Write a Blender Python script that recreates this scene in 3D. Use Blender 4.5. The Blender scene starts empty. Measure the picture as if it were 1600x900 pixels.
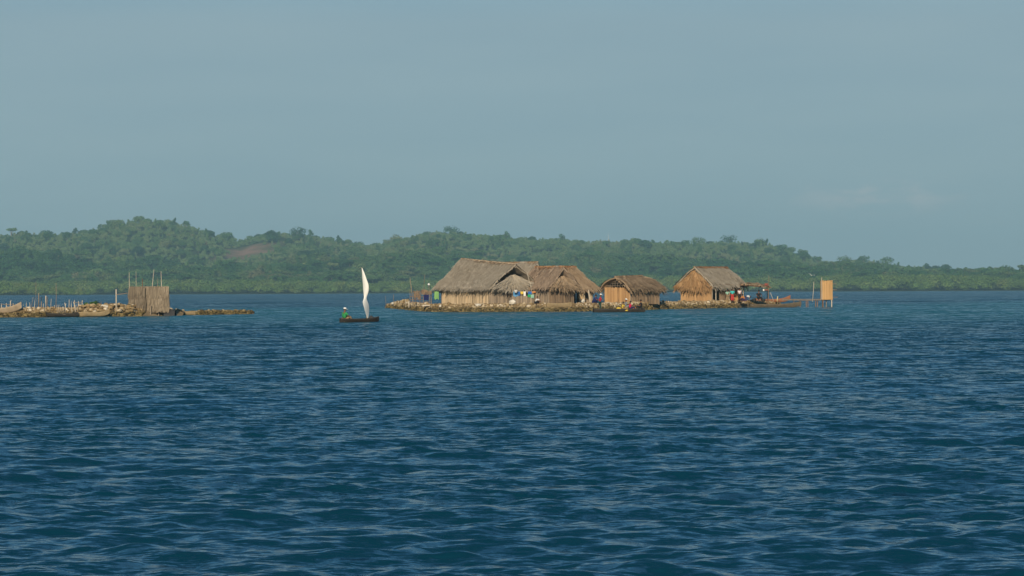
import bpy, math, random
import numpy as np
from mathutils import Vector, Matrix, Euler

random.seed(7)
rng = np.random.default_rng(11)
S = bpy.context.scene
COL = S.collection
R = math.radians
U = random.uniform

# ------------------------------------------------------------------ camera
F = 4000.0            # focal length in photo pixels (1600 wide)
CH = 2.1              # eye height above the water
cd = bpy.data.cameras.new('camera')
cd.sensor_width = 36.0
cd.lens = 36.0 * F / 1600.0
cd.clip_end = 20000
cd.clip_start = 0.5
cam = bpy.data.objects.new('camera', cd)
COL.objects.link(cam)
cam.location = (0, 0, CH)
cam.rotation_euler = (Matrix.Rotation(R(90) + 3.6 / F, 3, 'X') @ Matrix.Rotation(-0.0044, 3, 'Z')).to_euler()
S.camera = cam
CM = cam.rotation_euler.to_matrix()

def ray(px, py):
    return CM @ Vector(((px - 800) / F, (450 - py) / F, -1.0))
def at(px, py, Y):                 # point seen at a pixel, Y metres away
    d = ray(px, py)
    return Vector((0, 0, CH)) + d * (Y / d.y)
def wat(px, py, z=0.0):            # point on the level z seen at a pixel
    d = ray(px, py)
    return Vector((0, 0, CH)) + d * ((z - CH) / d.z)
def xp(px, Y):
    return at(px, 454, Y).x

# ------------------------------------------------------------------ materials
def nodes(name):
    m = bpy.data.materials.new(name)
    m.use_nodes = True
    nt = m.node_tree
    return m, nt, nt.nodes['Principled BSDF'], nt.nodes, nt.links

def mat(name, a, b=None, rough=0.85, scale=6.0, stretch=(1, 1, 1), island=0.0, spec=0.2, bump=0.0, c=None, detail=5):
    """two or three tone noise, optionally a random tone for every loose piece"""
    m, nt, p, N, K = nodes(name)
    p.inputs['Roughness'].default_value = rough
    p.inputs['Specular IOR Level'].default_value = spec
    b = b or a
    tc = N.new('ShaderNodeTexCoord'); mp = N.new('ShaderNodeMapping')
    mp.inputs['Scale'].default_value = stretch
    K.new(tc.outputs['Object'], mp.inputs['Vector'])
    nz = N.new('ShaderNodeTexNoise'); nz.inputs['Scale'].default_value = scale
    nz.inputs['Detail'].default_value = detail; nz.inputs['Roughness'].default_value = 0.6
    K.new(mp.outputs['Vector'], nz.inputs['Vector'])
    fac = nz.outputs['Fac']
    if island > 0:
        g = N.new('ShaderNodeNewGeometry')
        mx = N.new('ShaderNodeMix'); mx.data_type = 'FLOAT'
        mx.inputs[0].default_value = island
        K.new(fac, mx.inputs[2]); K.new(g.outputs['Random Per Island'], mx.inputs[3])
        fac = mx.outputs[0]
    cr = N.new('ShaderNodeValToRGB')
    e = cr.color_ramp.elements
    e[0].position = 0.28; e[0].color = (*a, 1)
    e[1].position = 0.72; e[1].color = (*b, 1)
    if c:
        k = cr.color_ramp.elements.new(0.86); k.color = (*c, 1)
    K.new(fac, cr.inputs['Fac'])
    K.new(cr.outputs['Color'], p.inputs['Base Color'])
    if bump:
        bp = N.new('ShaderNodeBump'); bp.inputs['Strength'].default_value = bump
        bp.inputs['Distance'].default_value = 0.03
        K.new(nz.outputs['Fac'], bp.inputs['Height']); K.new(bp.outputs['Normal'], p.inputs['Normal'])
    return m

M = {}
M['thatch_grey'] = mat('thatch_grey', (.30, .25, .185), (.46, .40, .31), scale=1.6, island=.35, c=(.52, .46, .36))
M['thatch_brown'] = mat('thatch_brown', (.24, .165, .10), (.42, .31, .20), scale=1.6, island=.4, c=(.48, .38, .26))
M['thatch_red'] = mat('thatch_red', (.23, .165, .115), (.42, .315, .225), scale=1.4, island=.4, c=(.48, .35, .23))
M['thatch_gold'] = mat('thatch_gold', (.25, .14, .06), (.44, .27, .13), scale=1.6, island=.45, c=(.48, .33, .18))
M['straw_pale'] = mat('straw_pale', (.30, .20, .12), (.46, .36, .25), scale=2, island=.6)
M['straw_rust'] = mat('straw_rust', (.25, .13, .065), (.40, .23, .12), scale=2, island=.6)
M['latrine'] = mat('latrine_straw', (.135, .108, .075), (.28, .225, .16), scale=3, island=.6, stretch=(1, 1, .2), c=(.33, .27, .20))
M['cane_pale'] = mat('cane_pale', (.34, .26, .165), (.54, .42, .275), scale=1.2, stretch=(1, 1, .25), island=.6, c=(.52, .34, .16))
M['cane_grey'] = mat('cane_grey', (.19, .15, .11), (.36, .28, .20), scale=1.2, stretch=(1, 1, .25), island=.65)
M['cane_gold'] = mat('cane_gold', (.32, .19, .09), (.48, .295, .14), scale=1.0, stretch=(1, 1, .25), island=.5)
M['cane_dark'] = mat('cane_dark', (.13, .095, .065), (.25, .175, .11), scale=1.2, stretch=(1, 1, .25), island=.6)
M['reed_gold'] = mat('reed_gold', (.42, .25, .105), (.55, .345, .155), scale=1.0, stretch=(1, 1, .2), island=.5)
M['wood'] = mat('wood', (.16, .12, .085), (.30, .24, .175), scale=5, stretch=(1, 1, .3))
M['wood_pale'] = mat('wood_pale', (.40, .34, .26), (.58, .50, .39), scale=5, stretch=(1, 1, .3))
M['wood_brown'] = mat('wood_brown', (.15, .085, .05), (.26, .15, .085), scale=5)
M['wood_yellow'] = mat('wood_yellow', (.52, .42, .20), (.62, .50, .27), scale=5)
M['hull_dark'] = mat('hull_dark', (.018, .016, .014), (.045, .038, .03), scale=3, rough=.6)
M['hull_brown'] = mat('hull_brown', (.07, .055, .035), (.13, .10, .065), scale=3, rough=.7)
M['hull_tan'] = mat('hull_tan', (.19, .14, .075), (.32, .24, .135), scale=2.5, rough=.75)
M['hull_grey'] = mat('hull_grey', (.25, .195, .13), (.38, .30, .21), scale=2.5, rough=.75)
M['hull_red'] = mat('hull_red', (.22, .085, .045), (.33, .15, .075), scale=2.5, rough=.65)
M['plank_pale'] = mat('plank_pale', (.45, .40, .33), (.58, .52, .43), scale=2.5)
M['skin'] = mat('skin', (.16, .075, .042), (.20, .095, .055), rough=.55, scale=3)
M['hair'] = mat('hair', (.008, .007, .006), (.016, .013, .011), rough=.5)
def cloth(n, c, v=.82):
    M[n] = mat('cloth_' + n, tuple(x * v for x in c), c, rough=.9, scale=4, bump=.3)
cloth('green', (.035, .28, .085)); cloth('white', (.78, .77, .74)); cloth('red', (.42, .03, .045)); cloth('pink', (.62, .02, .09))
cloth('yellow', (.70, .50, .07)); cloth('teal', (.06, .46, .44)); cloth('palepink', (.72, .58, .58)); cloth('navy', (.015, .02, .09))
cloth('black', (.018, .018, .02)); cloth('darkgreen', (.02, .05, .04)); cloth('blue', (.03, .14, .42)); cloth('sky', (.10, .30, .52))
cloth('lime', (.20, .38, .13)); cloth('orange', (.62, .24, .06)); cloth('grey', (.22, .23, .24)); cloth('mint', (.28, .48, .38))
cloth('khaki', (.28, .20, .12)); M['sail'] = mat('sail_cloth', (.66, .65, .60), (.82, .81, .76), rough=.9, scale=1.6, stretch=(1, 1, .35), bump=.8); cloth('indigo', (.03, .045, .16)); cloth('kelly', (.03, .34, .12))
cloth('rag', (.24, .075, .055)); cloth('redskirt', (.46, .05, .04)); cloth('tarp', (.05, .05, .052)); cloth('violet', (.06, .035, .09))

# stone: pale dry coral above, olive and brown where the tide wets it
def stone_mat():
    m, nt, p, N, K = nodes('coral_stone')
    p.inputs['Roughness'].default_value = .9; p.inputs['Specular IOR Level'].default_value = .15
    g = N.new('ShaderNodeNewGeometry')
    nz = N.new('ShaderNodeTexNoise'); nz.inputs['Scale'].default_value = 2.2; nz.inputs['Detail'].default_value = 5
    K.new(g.outputs['Position'], nz.inputs['Vector'])
    dry = N.new('ShaderNodeValToRGB'); e = dry.color_ramp.elements
    e[0].position = 0.0; e[0].color = (.13, .09, .045, 1); e[1].position = 1; e[1].color = (.62, .53, .40, 1)
    k = e.new(.4); k.color = (.27, .19, .095, 1); k = e.new(.78); k.color = (.38, .29, .17, 1)
    K.new(g.outputs['Random Per Island'], dry.inputs['Fac'])
    wet = N.new('ShaderNodeValToRGB'); e = wet.color_ramp.elements
    e[0].position = 0.0; e[0].color = (.025, .021, .011, 1); e[1].position = 1; e[1].color = (.22, .165, .07, 1)
    k = e.new(.55); k.color = (.10, .076, .03, 1)
    K.new(g.outputs['Random Per Island'], wet.inputs['Fac'])
    sx = N.new('ShaderNodeSeparateXYZ'); K.new(g.outputs['Position'], sx.inputs[0])
    ad = N.new('ShaderNodeMath'); ad.operation = 'MULTIPLY_ADD'; ad.inputs[1].default_value = .35
    K.new(nz.outputs['Fac'], ad.inputs[0]); K.new(sx.outputs['Z'], ad.inputs[2])
    mr = N.new('ShaderNodeMapRange'); mr.inputs[1].default_value = .48; mr.inputs[2].default_value = .80
    K.new(ad.outputs[0], mr.inputs[0])
    mx = N.new('ShaderNodeMix'); mx.data_type = 'RGBA'
    K.new(mr.outputs[0], mx.inputs[0]); K.new(wet.outputs['Color'], mx.inputs[6]); K.new(dry.outputs['Color'], mx.inputs[7])
    K.new(mx.outputs[2], p.inputs['Base Color'])
    return m
M['stone'] = stone_mat()
M['boulder'] = mat('pale_coral', (.50, .45, .36), (.72, .67, .58), scale=3, bump=.4)
M['soil'] = mat('islet_soil', (.12, .09, .05), (.30, .23, .14), scale=.9, detail=8)

# ------------------------------------------------------------------ mesh helper
class MB:
    def __init__(s):
        s.v = []; s.f = []; s.mi = []
    def add(s, vs, fs, mi=0):
        o = len(s.v)
        s.v.extend([tuple(x) for x in vs])
        s.f.extend([tuple(i + o for i in f) for f in fs])
        s.mi.extend([mi] * len(fs))
        return s
    def tube(s, p, r, seg=6, mi=0):
        """tapered tube through points p with radii r, closed ends"""
        p = [Vector(q) for q in p]
        if not hasattr(r, '__len__'): r = [r] * len(p)
        vs = []; fs = []
        for i, q in enumerate(p):
            d = (p[min(i + 1, len(p) - 1)] - p[max(i - 1, 0)]).normalized()
            a = d.orthogonal().normalized() if abs(d.z) > .999 else Vector((0, 0, 1)).cross(d).normalized()
            b = d.cross(a)
            for k in range(seg):
                t = 2 * math.pi * k / seg
                vs.append(q + (a * math.cos(t) + b * math.sin(t)) * r[i])
        for i in range(len(p) - 1):
            for k in range(seg):
                k2 = (k + 1) % seg
                fs.append((i * seg + k, i * seg + k2, (i + 1) * seg + k2, (i + 1) * seg + k))
        fs.append(tuple(range(seg - 1, -1, -1)))
        fs.append(tuple(range((len(p) - 1) * seg, len(p) * seg)))
        return s.add(vs, fs, mi)
    def box(s, c, d, mx=None, mi=0):
        c = Vector(c); vs = []
        for z in (-1, 1):
            for x, y in ((-1, -1), (1, -1), (1, 1), (-1, 1)):
                q = Vector((x * d[0] / 2, y * d[1] / 2, z * d[2] / 2))
                vs.append(c + (mx @ q if mx else q))
        return s.add(vs, [(3, 2, 1, 0), (4, 5, 6, 7), (0, 1, 5, 4), (1, 2, 6, 5), (2, 3, 7, 6), (3, 0, 4, 7)], mi)
    def lathe(s, prof, seg=14, mi=0, c=(0, 0, 0), sc=(1, 1, 1)):
        vs = []; fs = []
        for r, z in prof:
            for k in range(seg):
                t = 2 * math.pi * k / seg
                vs.append((c[0] + r * math.cos(t) * sc[0], c[1] + r * math.sin(t) * sc[1], c[2] + z * sc[2]))
        for i in range(len(prof) - 1):
            for k in range(seg):
                k2 = (k + 1) % seg
                fs.append((i * seg + k, i * seg + k2, (i + 1) * seg + k2, (i + 1) * seg + k))
        fs.append(tuple(range(seg - 1, -1, -1))); fs.append(tuple(range((len(prof) - 1) * seg, len(prof) * seg)))
        return s.add(vs, fs, mi)
    def stone(s, c, r, mi=0):
        v0, f0 = ICO
        M3 = Euler((U(0, 6), U(0, 6), U(0, 6))).to_matrix()
        k = Vector((U(.7, 1.3), U(.7, 1.3), U(.6, 1.0)))
        c = Vector(c)
        vs = []
        for q in v0:
            w = M3 @ q
            w = Vector((w.x * k.x, w.y * k.y, w.z * k.z)) * r * U(.8, 1.15)
            vs.append(c + w)
        return s.add(vs, f0, mi)
    def mesh(s, name, ms, smooth=False):
        me = bpy.data.meshes.new(name)
        me.from_pydata(s.v, [], s.f)
        for m in (ms if isinstance(ms, (list, tuple)) else [ms]):
            me.materials.append(M[m] if isinstance(m, str) else m)
        me.polygons.foreach_set('material_index', s.mi)
        if smooth: me.polygons.foreach_set('use_smooth', [True] * len(s.f))
        me.update()
        return me
    def build(s, name, ms, parent=None, smooth=False, loc=None):
        o = bpy.data.objects.new(name, s.mesh(name, ms, smooth))
        COL.objects.link(o)
        if parent: o.parent = parent
        if loc is not None: o.location = loc
        return o

def ico():
    t = (1 + 5 ** .5) / 2
    v = [Vector(x).normalized() for x in ((-1, t, 0), (1, t, 0), (-1, -t, 0), (1, -t, 0), (0, -1, t), (0, 1, t), (0, -1, -t), (0, 1, -t), (t, 0, -1), (t, 0, 1), (-t, 0, -1), (-t, 0, 1))]
    f = [(0, 11, 5), (0, 5, 1), (0, 1, 7), (0, 7, 10), (0, 10, 11), (1, 5, 9), (5, 11, 4), (11, 10, 2), (10, 7, 6), (7, 1, 8), (3, 9, 4), (3, 4, 2), (3, 2, 6), (3, 6, 8), (3, 8, 9), (4, 9, 5), (2, 4, 11), (6, 2, 10), (8, 6, 7), (9, 8, 1)]
    return v, f
ICO = ico()

def tag(o, label=None, cat=None, group=None, kind=None):
    if label: o['label'] = label
    if cat: o['category'] = cat
    if group: o['group'] = group
    if kind: o['kind'] = kind
    return o
def empty(name, loc, rz=0.0):
    o = bpy.data.objects.new(name, None)
    o.empty_display_size = .3
    COL.objects.link(o)
    o.location = loc; o.rotation_euler = (0, 0, rz)
    return o

# ------------------------------------------------------------------ world, sun, haze
SUN_EL, SUN_AZ = R(22), R(5)          # azimuth: to the left of straight behind the camera
sun_dir = Vector((-math.sin(SUN_AZ) * math.cos(SUN_EL), -math.cos(SUN_AZ) * math.cos(SUN_EL), math.sin(SUN_EL)))
w = bpy.data.worlds.new('World'); S.world = w
w.use_nodes = True
N = w.node_tree.nodes; K = w.node_tree.links
bg = N['Background']; bg.inputs['Strength'].default_value = 0.06
sky = N.new('ShaderNodeTexSky'); sky.sky_type = 'NISHITA'
sky.sun_disc = False; sky.sun_elevation = SUN_EL
sky.sun_rotation = math.atan2(sun_dir.x, sun_dir.y)
sky.altitude = 0; sky.air_density = 1.0; sky.dust_density = .25; sky.ozone_density = 2.5
# thin even veil low in the sky: towards the horizon the blue gives way to pale grey-blue air
tc = N.new('ShaderNodeTexCoord'); sx = N.new('ShaderNodeSeparateXYZ'); K.new(tc.outputs['Generated'], sx.inputs[0])
mr = N.new('ShaderNodeMapRange'); mr.interpolation_type = 'SMOOTHSTEP'
mr.inputs[1].default_value = 0.10; mr.inputs[2].default_value = .165; mr.inputs[3].default_value = .9; mr.inputs[4].default_value = .0
K.new(sx.outputs['Z'], mr.inputs[0])
mp = N.new('ShaderNodeMapping'); mp.inputs['Scale'].default_value = (5, 5, 34); K.new(tc.outputs['Generated'], mp.inputs['Vector'])
nz = N.new('ShaderNodeTexNoise'); nz.inputs['Scale'].default_value = 1.6; nz.inputs['Detail'].default_value = 5; K.new(mp.outputs['Vector'], nz.inputs['Vector'])
vr = N.new('ShaderNodeValToRGB'); e = vr.color_ramp.elements
e[0].position = .35; e[0].color = (4.75, 6.45, 7.3, 1); e[1].position = .75; e[1].color = (5.2, 6.85, 7.55, 1)
K.new(nz.outputs['Fac'], vr.inputs['Fac'])
# a few faint puffs of cloud low on the right
pn_ = N.new('ShaderNodeMapping'); pn_.inputs['Scale'].default_value = (60, 60, 190); K.new(tc.outputs['Generated'], pn_.inputs['Vector'])
pf = N.new('ShaderNodeTexNoise'); pf.inputs['Scale'].default_value = 1.0; pf.inputs['Detail'].default_value = 4; K.new(pn_.outputs['Vector'], pf.inputs['Vector'])
pr = N.new('ShaderNodeMapRange'); pr.interpolation_type = 'SMOOTHSTEP'; pr.inputs[1].default_value = .42; pr.inputs[2].default_value = .64; K.new(pf.outputs['Fac'], pr.inputs[0])
ds = N.new('ShaderNodeVectorMath'); ds.operation = 'SUBTRACT'; ds.inputs[1].default_value = (.142, .989, .0365); K.new(tc.outputs['Generated'], ds.inputs[0])
dm = N.new('ShaderNodeVectorMath'); dm.operation = 'MULTIPLY'; dm.inputs[1].default_value = (22, 6, 95); K.new(ds.outputs[0], dm.inputs[0])
dl = N.new('ShaderNodeVectorMath'); dl.operation = 'LENGTH'; K.new(dm.outputs[0], dl.inputs[0])
db = N.new('ShaderNodeMapRange'); db.interpolation_type = 'SMOOTHSTEP'; db.inputs[1].default_value = 1.0; db.inputs[2].default_value = .1; db.inputs[3].default_value = 0; db.inputs[4].default_value = .65; K.new(dl.outputs['Value'], db.inputs[0])
dp = N.new('ShaderNodeMath'); dp.operation = 'MULTIPLY'; K.new(pr.outputs[0], dp.inputs[0]); K.new(db.outputs[0], dp.inputs[1])
cm_ = N.new('ShaderNodeMix'); cm_.data_type = 'RGBA'; cm_.inputs[7].default_value = (8.0, 8.0, 8.2, 1); K.new(dp.outputs[0], cm_.inputs[0]); K.new(vr.outputs['Color'], cm_.inputs[6])
mx = N.new('ShaderNodeMix'); mx.data_type = 'RGBA'
tint = N.new('ShaderNodeMix'); tint.data_type = 'RGBA'; tint.blend_type = 'MULTIPLY'; tint.inputs[0].default_value = 1
tint.inputs[7].default_value = (.47, .98, 1.20, 1); K.new(sky.outputs['Color'], tint.inputs[6])
K.new(mr.outputs[0], mx.inputs[0]); K.new(tint.outputs[2], mx.inputs[6]); K.new(cm_.outputs[2], mx.inputs[7])
K.new(mx.outputs[2], bg.inputs['Color'])

sl = bpy.data.lights.new('sun', 'SUN'); sl.energy = 4.8; sl.angle = R(.5); sl.color = (1.0, .85, .64)
so = bpy.data.objects.new('sun', sl); COL.objects.link(so)
so.rotation_euler = sun_dir.to_track_quat('Z', 'Y').to_euler()

hz = MB().box((0, 3350, 78), (7400, 7400, 164))
m, nt, p, N, K = nodes('haze_air')
N.remove(p)
pv = N.new('ShaderNodeVolumePrincipled')
pv.inputs['Color'].default_value = (.44, .76, .93, 1)
pv.inputs['Density'].default_value = 0.00016
pv.inputs['Anisotropy'].default_value = 0.0
K.new(pv.outputs[0], N['Material Output'].inputs['Volume'])
ho = hz.build('haze', m)
tag(ho, 'thin blue haze in the air over the water and hills', 'haze', kind='stuff')

# ------------------------------------------------------------------ water
def build_water():
    ys = [-12.0]
    while ys[-1] < 6800:
        y = ys[-1]
        if y < 13: d = .3
        elif y < 480: d = min(max(.055, y * .0030), .62)
        else: d = (y - 480) * .05 + .62
        ys.append(y + d)
    ys = np.array(ys)
    t = np.linspace(-.30, .30, 961)
    ext = .15 * (1.065 ** np.arange(1, 76) - 1) / .065          # wider water to either side
    off = np.concatenate([-ext[::-1], np.zeros(len(t)), ext])
    tt = np.concatenate([np.full(len(ext), t[0]), t, np.full(len(ext), t[-1])])
    Yg, T = np.meshgrid(ys, tt, indexing='ij')
    X = T * (Yg + 20) + off[None, :]; Y = Yg.copy()
    sp = np.gradient(ys)[:, None] * np.ones_like(T)
    sp = np.maximum(sp, np.maximum((t[1] - t[0]) * (Yg + 20) * .8, .8 * np.abs(np.gradient(off))[None, :]))
    X = X.astype(np.float32); Y = Y.astype(np.float32); sp = sp.astype(np.float32)
    Z = np.zeros_like(X); DX = np.zeros_like(X); DY = np.zeros_like(X)
    n = 150
    lam = np.exp(np.linspace(math.log(.32), math.log(7.5), n)) * rng.uniform(.96, 1.04, n)
    wd = R(-79)                                   # wind sea running towards the viewer and a little across
    # gustiness: patches of rougher and smoother water
    gust = 1 + .22 * np.sin(X * .11 + 1.3 * np.sin(Y * .04)) * np.sin(Y * .07 + .8)
    lp = 1.5
    for i in range(n):
        L = lam[i]; k = 2 * math.pi / L
        spread = .42 if L > 1.0 else .75
        th = wd + rng.normal(0, spread)
        amp = .0105 * L ** .75 * math.exp(-1.6 * max(0, math.log(L / lp)) ** 2) * rng.uniform(.5, 1.5)
        fade = np.clip((L / sp - 2.2) / 2.0, 0, 1)
        j = np.where(fade.max(axis=1) > 0)[0]
        if len(j) == 0: continue
        j1 = j[-1] + 1
        kx = k * math.cos(th); ky = k * math.sin(th)
        ph = kx * X[:j1] + ky * Y[:j1] + rng.uniform(0, 6.283)
        a = amp * fade[:j1] * gust[:j1]
        Z[:j1] += a * np.cos(ph)
        sn = a * np.sin(ph) * .85
        DX[:j1] -= sn * math.cos(th); DY[:j1] -= sn * math.sin(th)
    near = (Yg < 60) & (np.abs(off)[None, :] < .01)
    Z_s = .025 / Z[near].std()
    Z *= Z_s; DX *= Z_s; DY *= Z_s
    # calmer in the lee of the reef flat
    calm = np.clip((Y - 150) / 110, 0, 1) * np.clip((700 - Y) / 300, 0, 1)
    calm = 1 - .3 * calm
    Z *= calm
    X = X + DX * calm; Y = Y + DY * calm
    nr, nc = Z.shape
    co = np.stack([X, Y, Z], -1).reshape(-1, 3).astype(np.float32)
    idx = np.arange(nr * nc, dtype=np.int32).reshape(nr, nc)
    q = np.stack([idx[:-1, :-1], idx[:-1, 1:], idx[1:, 1:], idx[1:, :-1]], -1).reshape(-1)
    me = bpy.data.meshes.new('water')
    me.vertices.add(len(co)); me.vertices.foreach_set('co', co.ravel())
    nf = len(q) // 4
    me.loops.add(len(q)); me.loops.foreach_set('vertex_index', q)
    me.polygons.add(nf); me.polygons.foreach_set('loop_start', np.arange(0, nf * 4, 4, dtype=np.int32))
    me.polygons.foreach_set('use_smooth', np.ones(nf, dtype=bool))
    me.update(calc_edges=True)
    xx, yy = co[:, 0], co[:, 1]
    sm = lambda a, b, v: (lambda u: u * u * (3 - 2 * u))(np.clip((v - a) / (b - a), 0, 1))
    wob = 22 * np.sin(xx * .05 + 1) + 14 * np.sin(xx * .13 + .5)
    sh = sm(120, 215, yy + wob * .6) * (1 - sm(300, 370, yy + wob - .4 * xx))
    at_ = me.attributes.new('shallow', 'FLOAT', 'POINT')
    at_.data.foreach_set('value', sh.astype(np.float32))
    m, nt, p, N, K = nodes('sea_water')
    p.inputs['IOR'].default_value = 1.333
    p.inputs['Roughness'].default_value = .12
    a = N.new('ShaderNodeAttribute'); a.attribute_name = 'shallow'
    g = N.new('ShaderNodeNewGeometry')
    big = N.new('ShaderNodeTexNoise'); big.inputs['Scale'].default_value = .05; big.inputs['Detail'].default_value = 4
    K.new(g.outputs['Position'], big.inputs['Vector'])
    ml = N.new('ShaderNodeMath'); ml.operation = 'MULTIPLY_ADD'; ml.inputs[1].default_value = .5; ml.inputs[2].default_value = .72
    K.new(big.outputs['Fac'], ml.inputs[0])
    m2 = N.new('ShaderNodeMath'); m2.operation = 'MULTIPLY'; K.new(a.outputs['Fac'], m2.inputs[0]); K.new(ml.outputs[0], m2.inputs[1])
    mx = N.new('ShaderNodeMix'); mx.data_type = 'RGBA'
    mx.inputs[6].default_value = (.0024, .036, .062, 1); mx.inputs[7].default_value = (.010, .082, .108, 1)
    K.new(m2.outputs[0], mx.inputs[0]); K.new(mx.outputs[2], p.inputs['Base Color'])
    mp = N.new('ShaderNodeMapping'); mp.inputs['Rotation'].default_value = (0, 0, R(8)); mp.inputs['Scale'].default_value = (.5, 1.35, 1)
    K.new(g.outputs['Position'], mp.inputs['Vector'])
    # ripples too small for the mesh tilt the surface; farther out they stand for all of the chop
    def ripple(scale, detail):
        n_ = N.new('ShaderNodeTexNoise'); n_.inputs['Scale'].default_value = scale; n_.inputs['Detail'].default_value = detail; n_.inputs['Roughness'].default_value = .6
        K.new(mp.outputs['Vector'], n_.inputs['Vector'])
        v = N.new('ShaderNodeVectorMath'); v.operation = 'SUBTRACT'; v.inputs[1].default_value = (.5, .5, .5); K.new(n_.outputs['Color'], v.inputs[0])
        return v.outputs[0]
    sxy = N.new('ShaderNodeSeparateXYZ'); K.new(g.outputs['Position'], sxy.inputs[0])
    fr = N.new('ShaderNodeMapRange'); fr.inputs[1].default_value = 15; fr.inputs[2].default_value = 150; fr.inputs[3].default_value = 0; fr.inputs[4].default_value = 1
    K.new(sxy.outputs['Y'], fr.inputs[0])
    def scaled(v, sx_, sy_):
        q = N.new('ShaderNodeVectorMath'); q.operation = 'MULTIPLY'; q.inputs[1].default_value = (sx_, sy_, 0); K.new(v, q.inputs[0]); return q.outputs[0]
    def add0(a_, b_):
        q = N.new('ShaderNodeVectorMath'); q.operation = 'ADD'; K.new(a_, q.inputs[0]); K.new(b_, q.inputs[1]); return q.outputs[0]
    fine = add0(scaled(ripple(4.2, 5), .85, 1.35), scaled(ripple(13.0, 4), .9, 1.45))
    gn = N.new('ShaderNodeTexNoise'); gn.inputs['Scale'].default_value = .11; gn.inputs['Detail'].default_value = 3; K.new(mp.outputs['Vector'], gn.inputs['Vector'])
    gf = N.new('ShaderNodeMapRange'); gf.inputs[1].default_value = .3; gf.inputs[2].default_value = .7; gf.inputs[3].default_value = .45; gf.inputs[4].default_value = 1.55; K.new(gn.outputs['Fac'], gf.inputs[0])
    fg = N.new('ShaderNodeVectorMath'); fg.operation = 'SCALE'; K.new(fine, fg.inputs[0]); K.new(gf.outputs[0], fg.inputs['Scale']); fine = fg.outputs[0]
    mid = scaled(ripple(1.5, 6), .9, 1.4)
    mf_ = N.new('ShaderNodeVectorMath'); mf_.operation = 'SCALE'; K.new(mid, mf_.inputs[0]); K.new(fr.outputs[0], mf_.inputs['Scale'])
    fr2 = N.new('ShaderNodeMapRange'); fr2.inputs[1].default_value = 140; fr2.inputs[2].default_value = 450; K.new(sxy.outputs['Y'], fr2.inputs[0])
    wide = N.new('ShaderNodeVectorMath'); wide.operation = 'SCALE'; K.new(scaled(ripple(.16, 5), .7, 1.5), wide.inputs[0]); K.new(fr2.outputs[0], wide.inputs['Scale'])
    steep = N.new('ShaderNodeCombineXYZ'); sm_ = N.new('ShaderNodeMath'); sm_.operation = 'MULTIPLY'; sm_.inputs[1].default_value = -.16; K.new(fr.outputs[0], sm_.inputs[0]); K.new(sm_.outputs[0], steep.inputs['Y'])
    def add(a_, b_):
        q = N.new('ShaderNodeVectorMath'); q.operation = 'ADD'; K.new(a_, q.inputs[0]); K.new(b_, q.inputs[1]); return q.outputs[0]
    base_ = N.new('ShaderNodeCombineXYZ'); base_.inputs['Y'].default_value = -.065
    tot = add(add(base_.outputs[0], add(add(add(fine, mf_.outputs[0]), steep.outputs[0]), wide.outputs[0])), g.outputs['Normal'])
    nm = N.new('ShaderNodeVectorMath'); nm.operation = 'NORMALIZE'; K.new(tot, nm.inputs[0])
    K.new(nm.outputs[0], p.inputs['Normal'])
    me.materials.append(m)
    o = bpy.data.objects.new('water', me); COL.objects.link(o)
    tag(o, 'choppy dark blue sea with a paler teal band over the reef', 'water', kind='structure')
build_water()

# ------------------------------------------------------------------ hills
SKY = [(-420, 372), (-250, 366), (-120, 360), (0, 361), (40, 357), (70, 360), (110, 360), (140, 355), (165, 346), (190, 343), (210, 341), (240, 339), (265, 342), (290, 350), (320, 359),
       (350, 366), (375, 369), (400, 363), (430, 359), (460, 358), (490, 362), (520, 367), (550, 373), (570, 375), (600, 371), (640, 364), (680, 358), (720, 356), (760, 359), (790, 363),
       (830, 367), (870, 367), (900, 372), (920, 374), (950, 372), (1000, 372), (1030, 376), (1065, 378), (1090, 375), (1130, 374), (1160, 376), (1180, 375), (1200, 378), (1220, 386), (1240, 392),
       (1265, 397), (1290, 405), (1310, 406), (1330, 403), (1380, 407), (1400, 413), (1420, 417), (1450, 417), (1500, 421), (1530, 418), (1560, 421), (1600, 418), (1700, 412), (1850, 418), (2050, 424)]
FOOT = [(-420, 400), (0, 398), (100, 402), (200, 405), (300, 410), (400, 415), (480, 408), (560, 412), (650, 406), (740, 402), (850, 408), (950, 412), (1050, 404), (1150, 408), (1250, 420), (1330, 424), (1420, 430), (1600, 432), (2050, 434)]
SHORE, FOOTY, RIDGE = 2130.0, 2420.0, 2900.0
sk = np.array(SKY, float); ft = np.array(FOOT, float)
def z_of(px, py, Y):           # height of a skyline pixel at distance Y
    yh = 453.6 - (px - 800) * .0044
    return CH + (yh - py) / F * Y
def vnoise(x, y, seed=0):
    """smooth value noise, numpy"""
    xi = np.floor(x).astype(int); yi = np.floor(y).astype(int)
    fx = x - xi; fy = y - yi
    fx = fx * fx * (3 - 2 * fx); fy = fy * fy * (3 - 2 * fy)
    def h(a, b):
        v = np.sin(a * 127.1 + b * 311.7 + seed * 74.7) * 43758.5453
        return v - np.floor(v)
    return (h(xi, yi) * (1 - fx) + h(xi + 1, yi) * fx) * (1 - fy) + (h(xi, yi + 1) * (1 - fx) + h(xi + 1, yi + 1) * fx) * fy
TREE = 9.0
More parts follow.
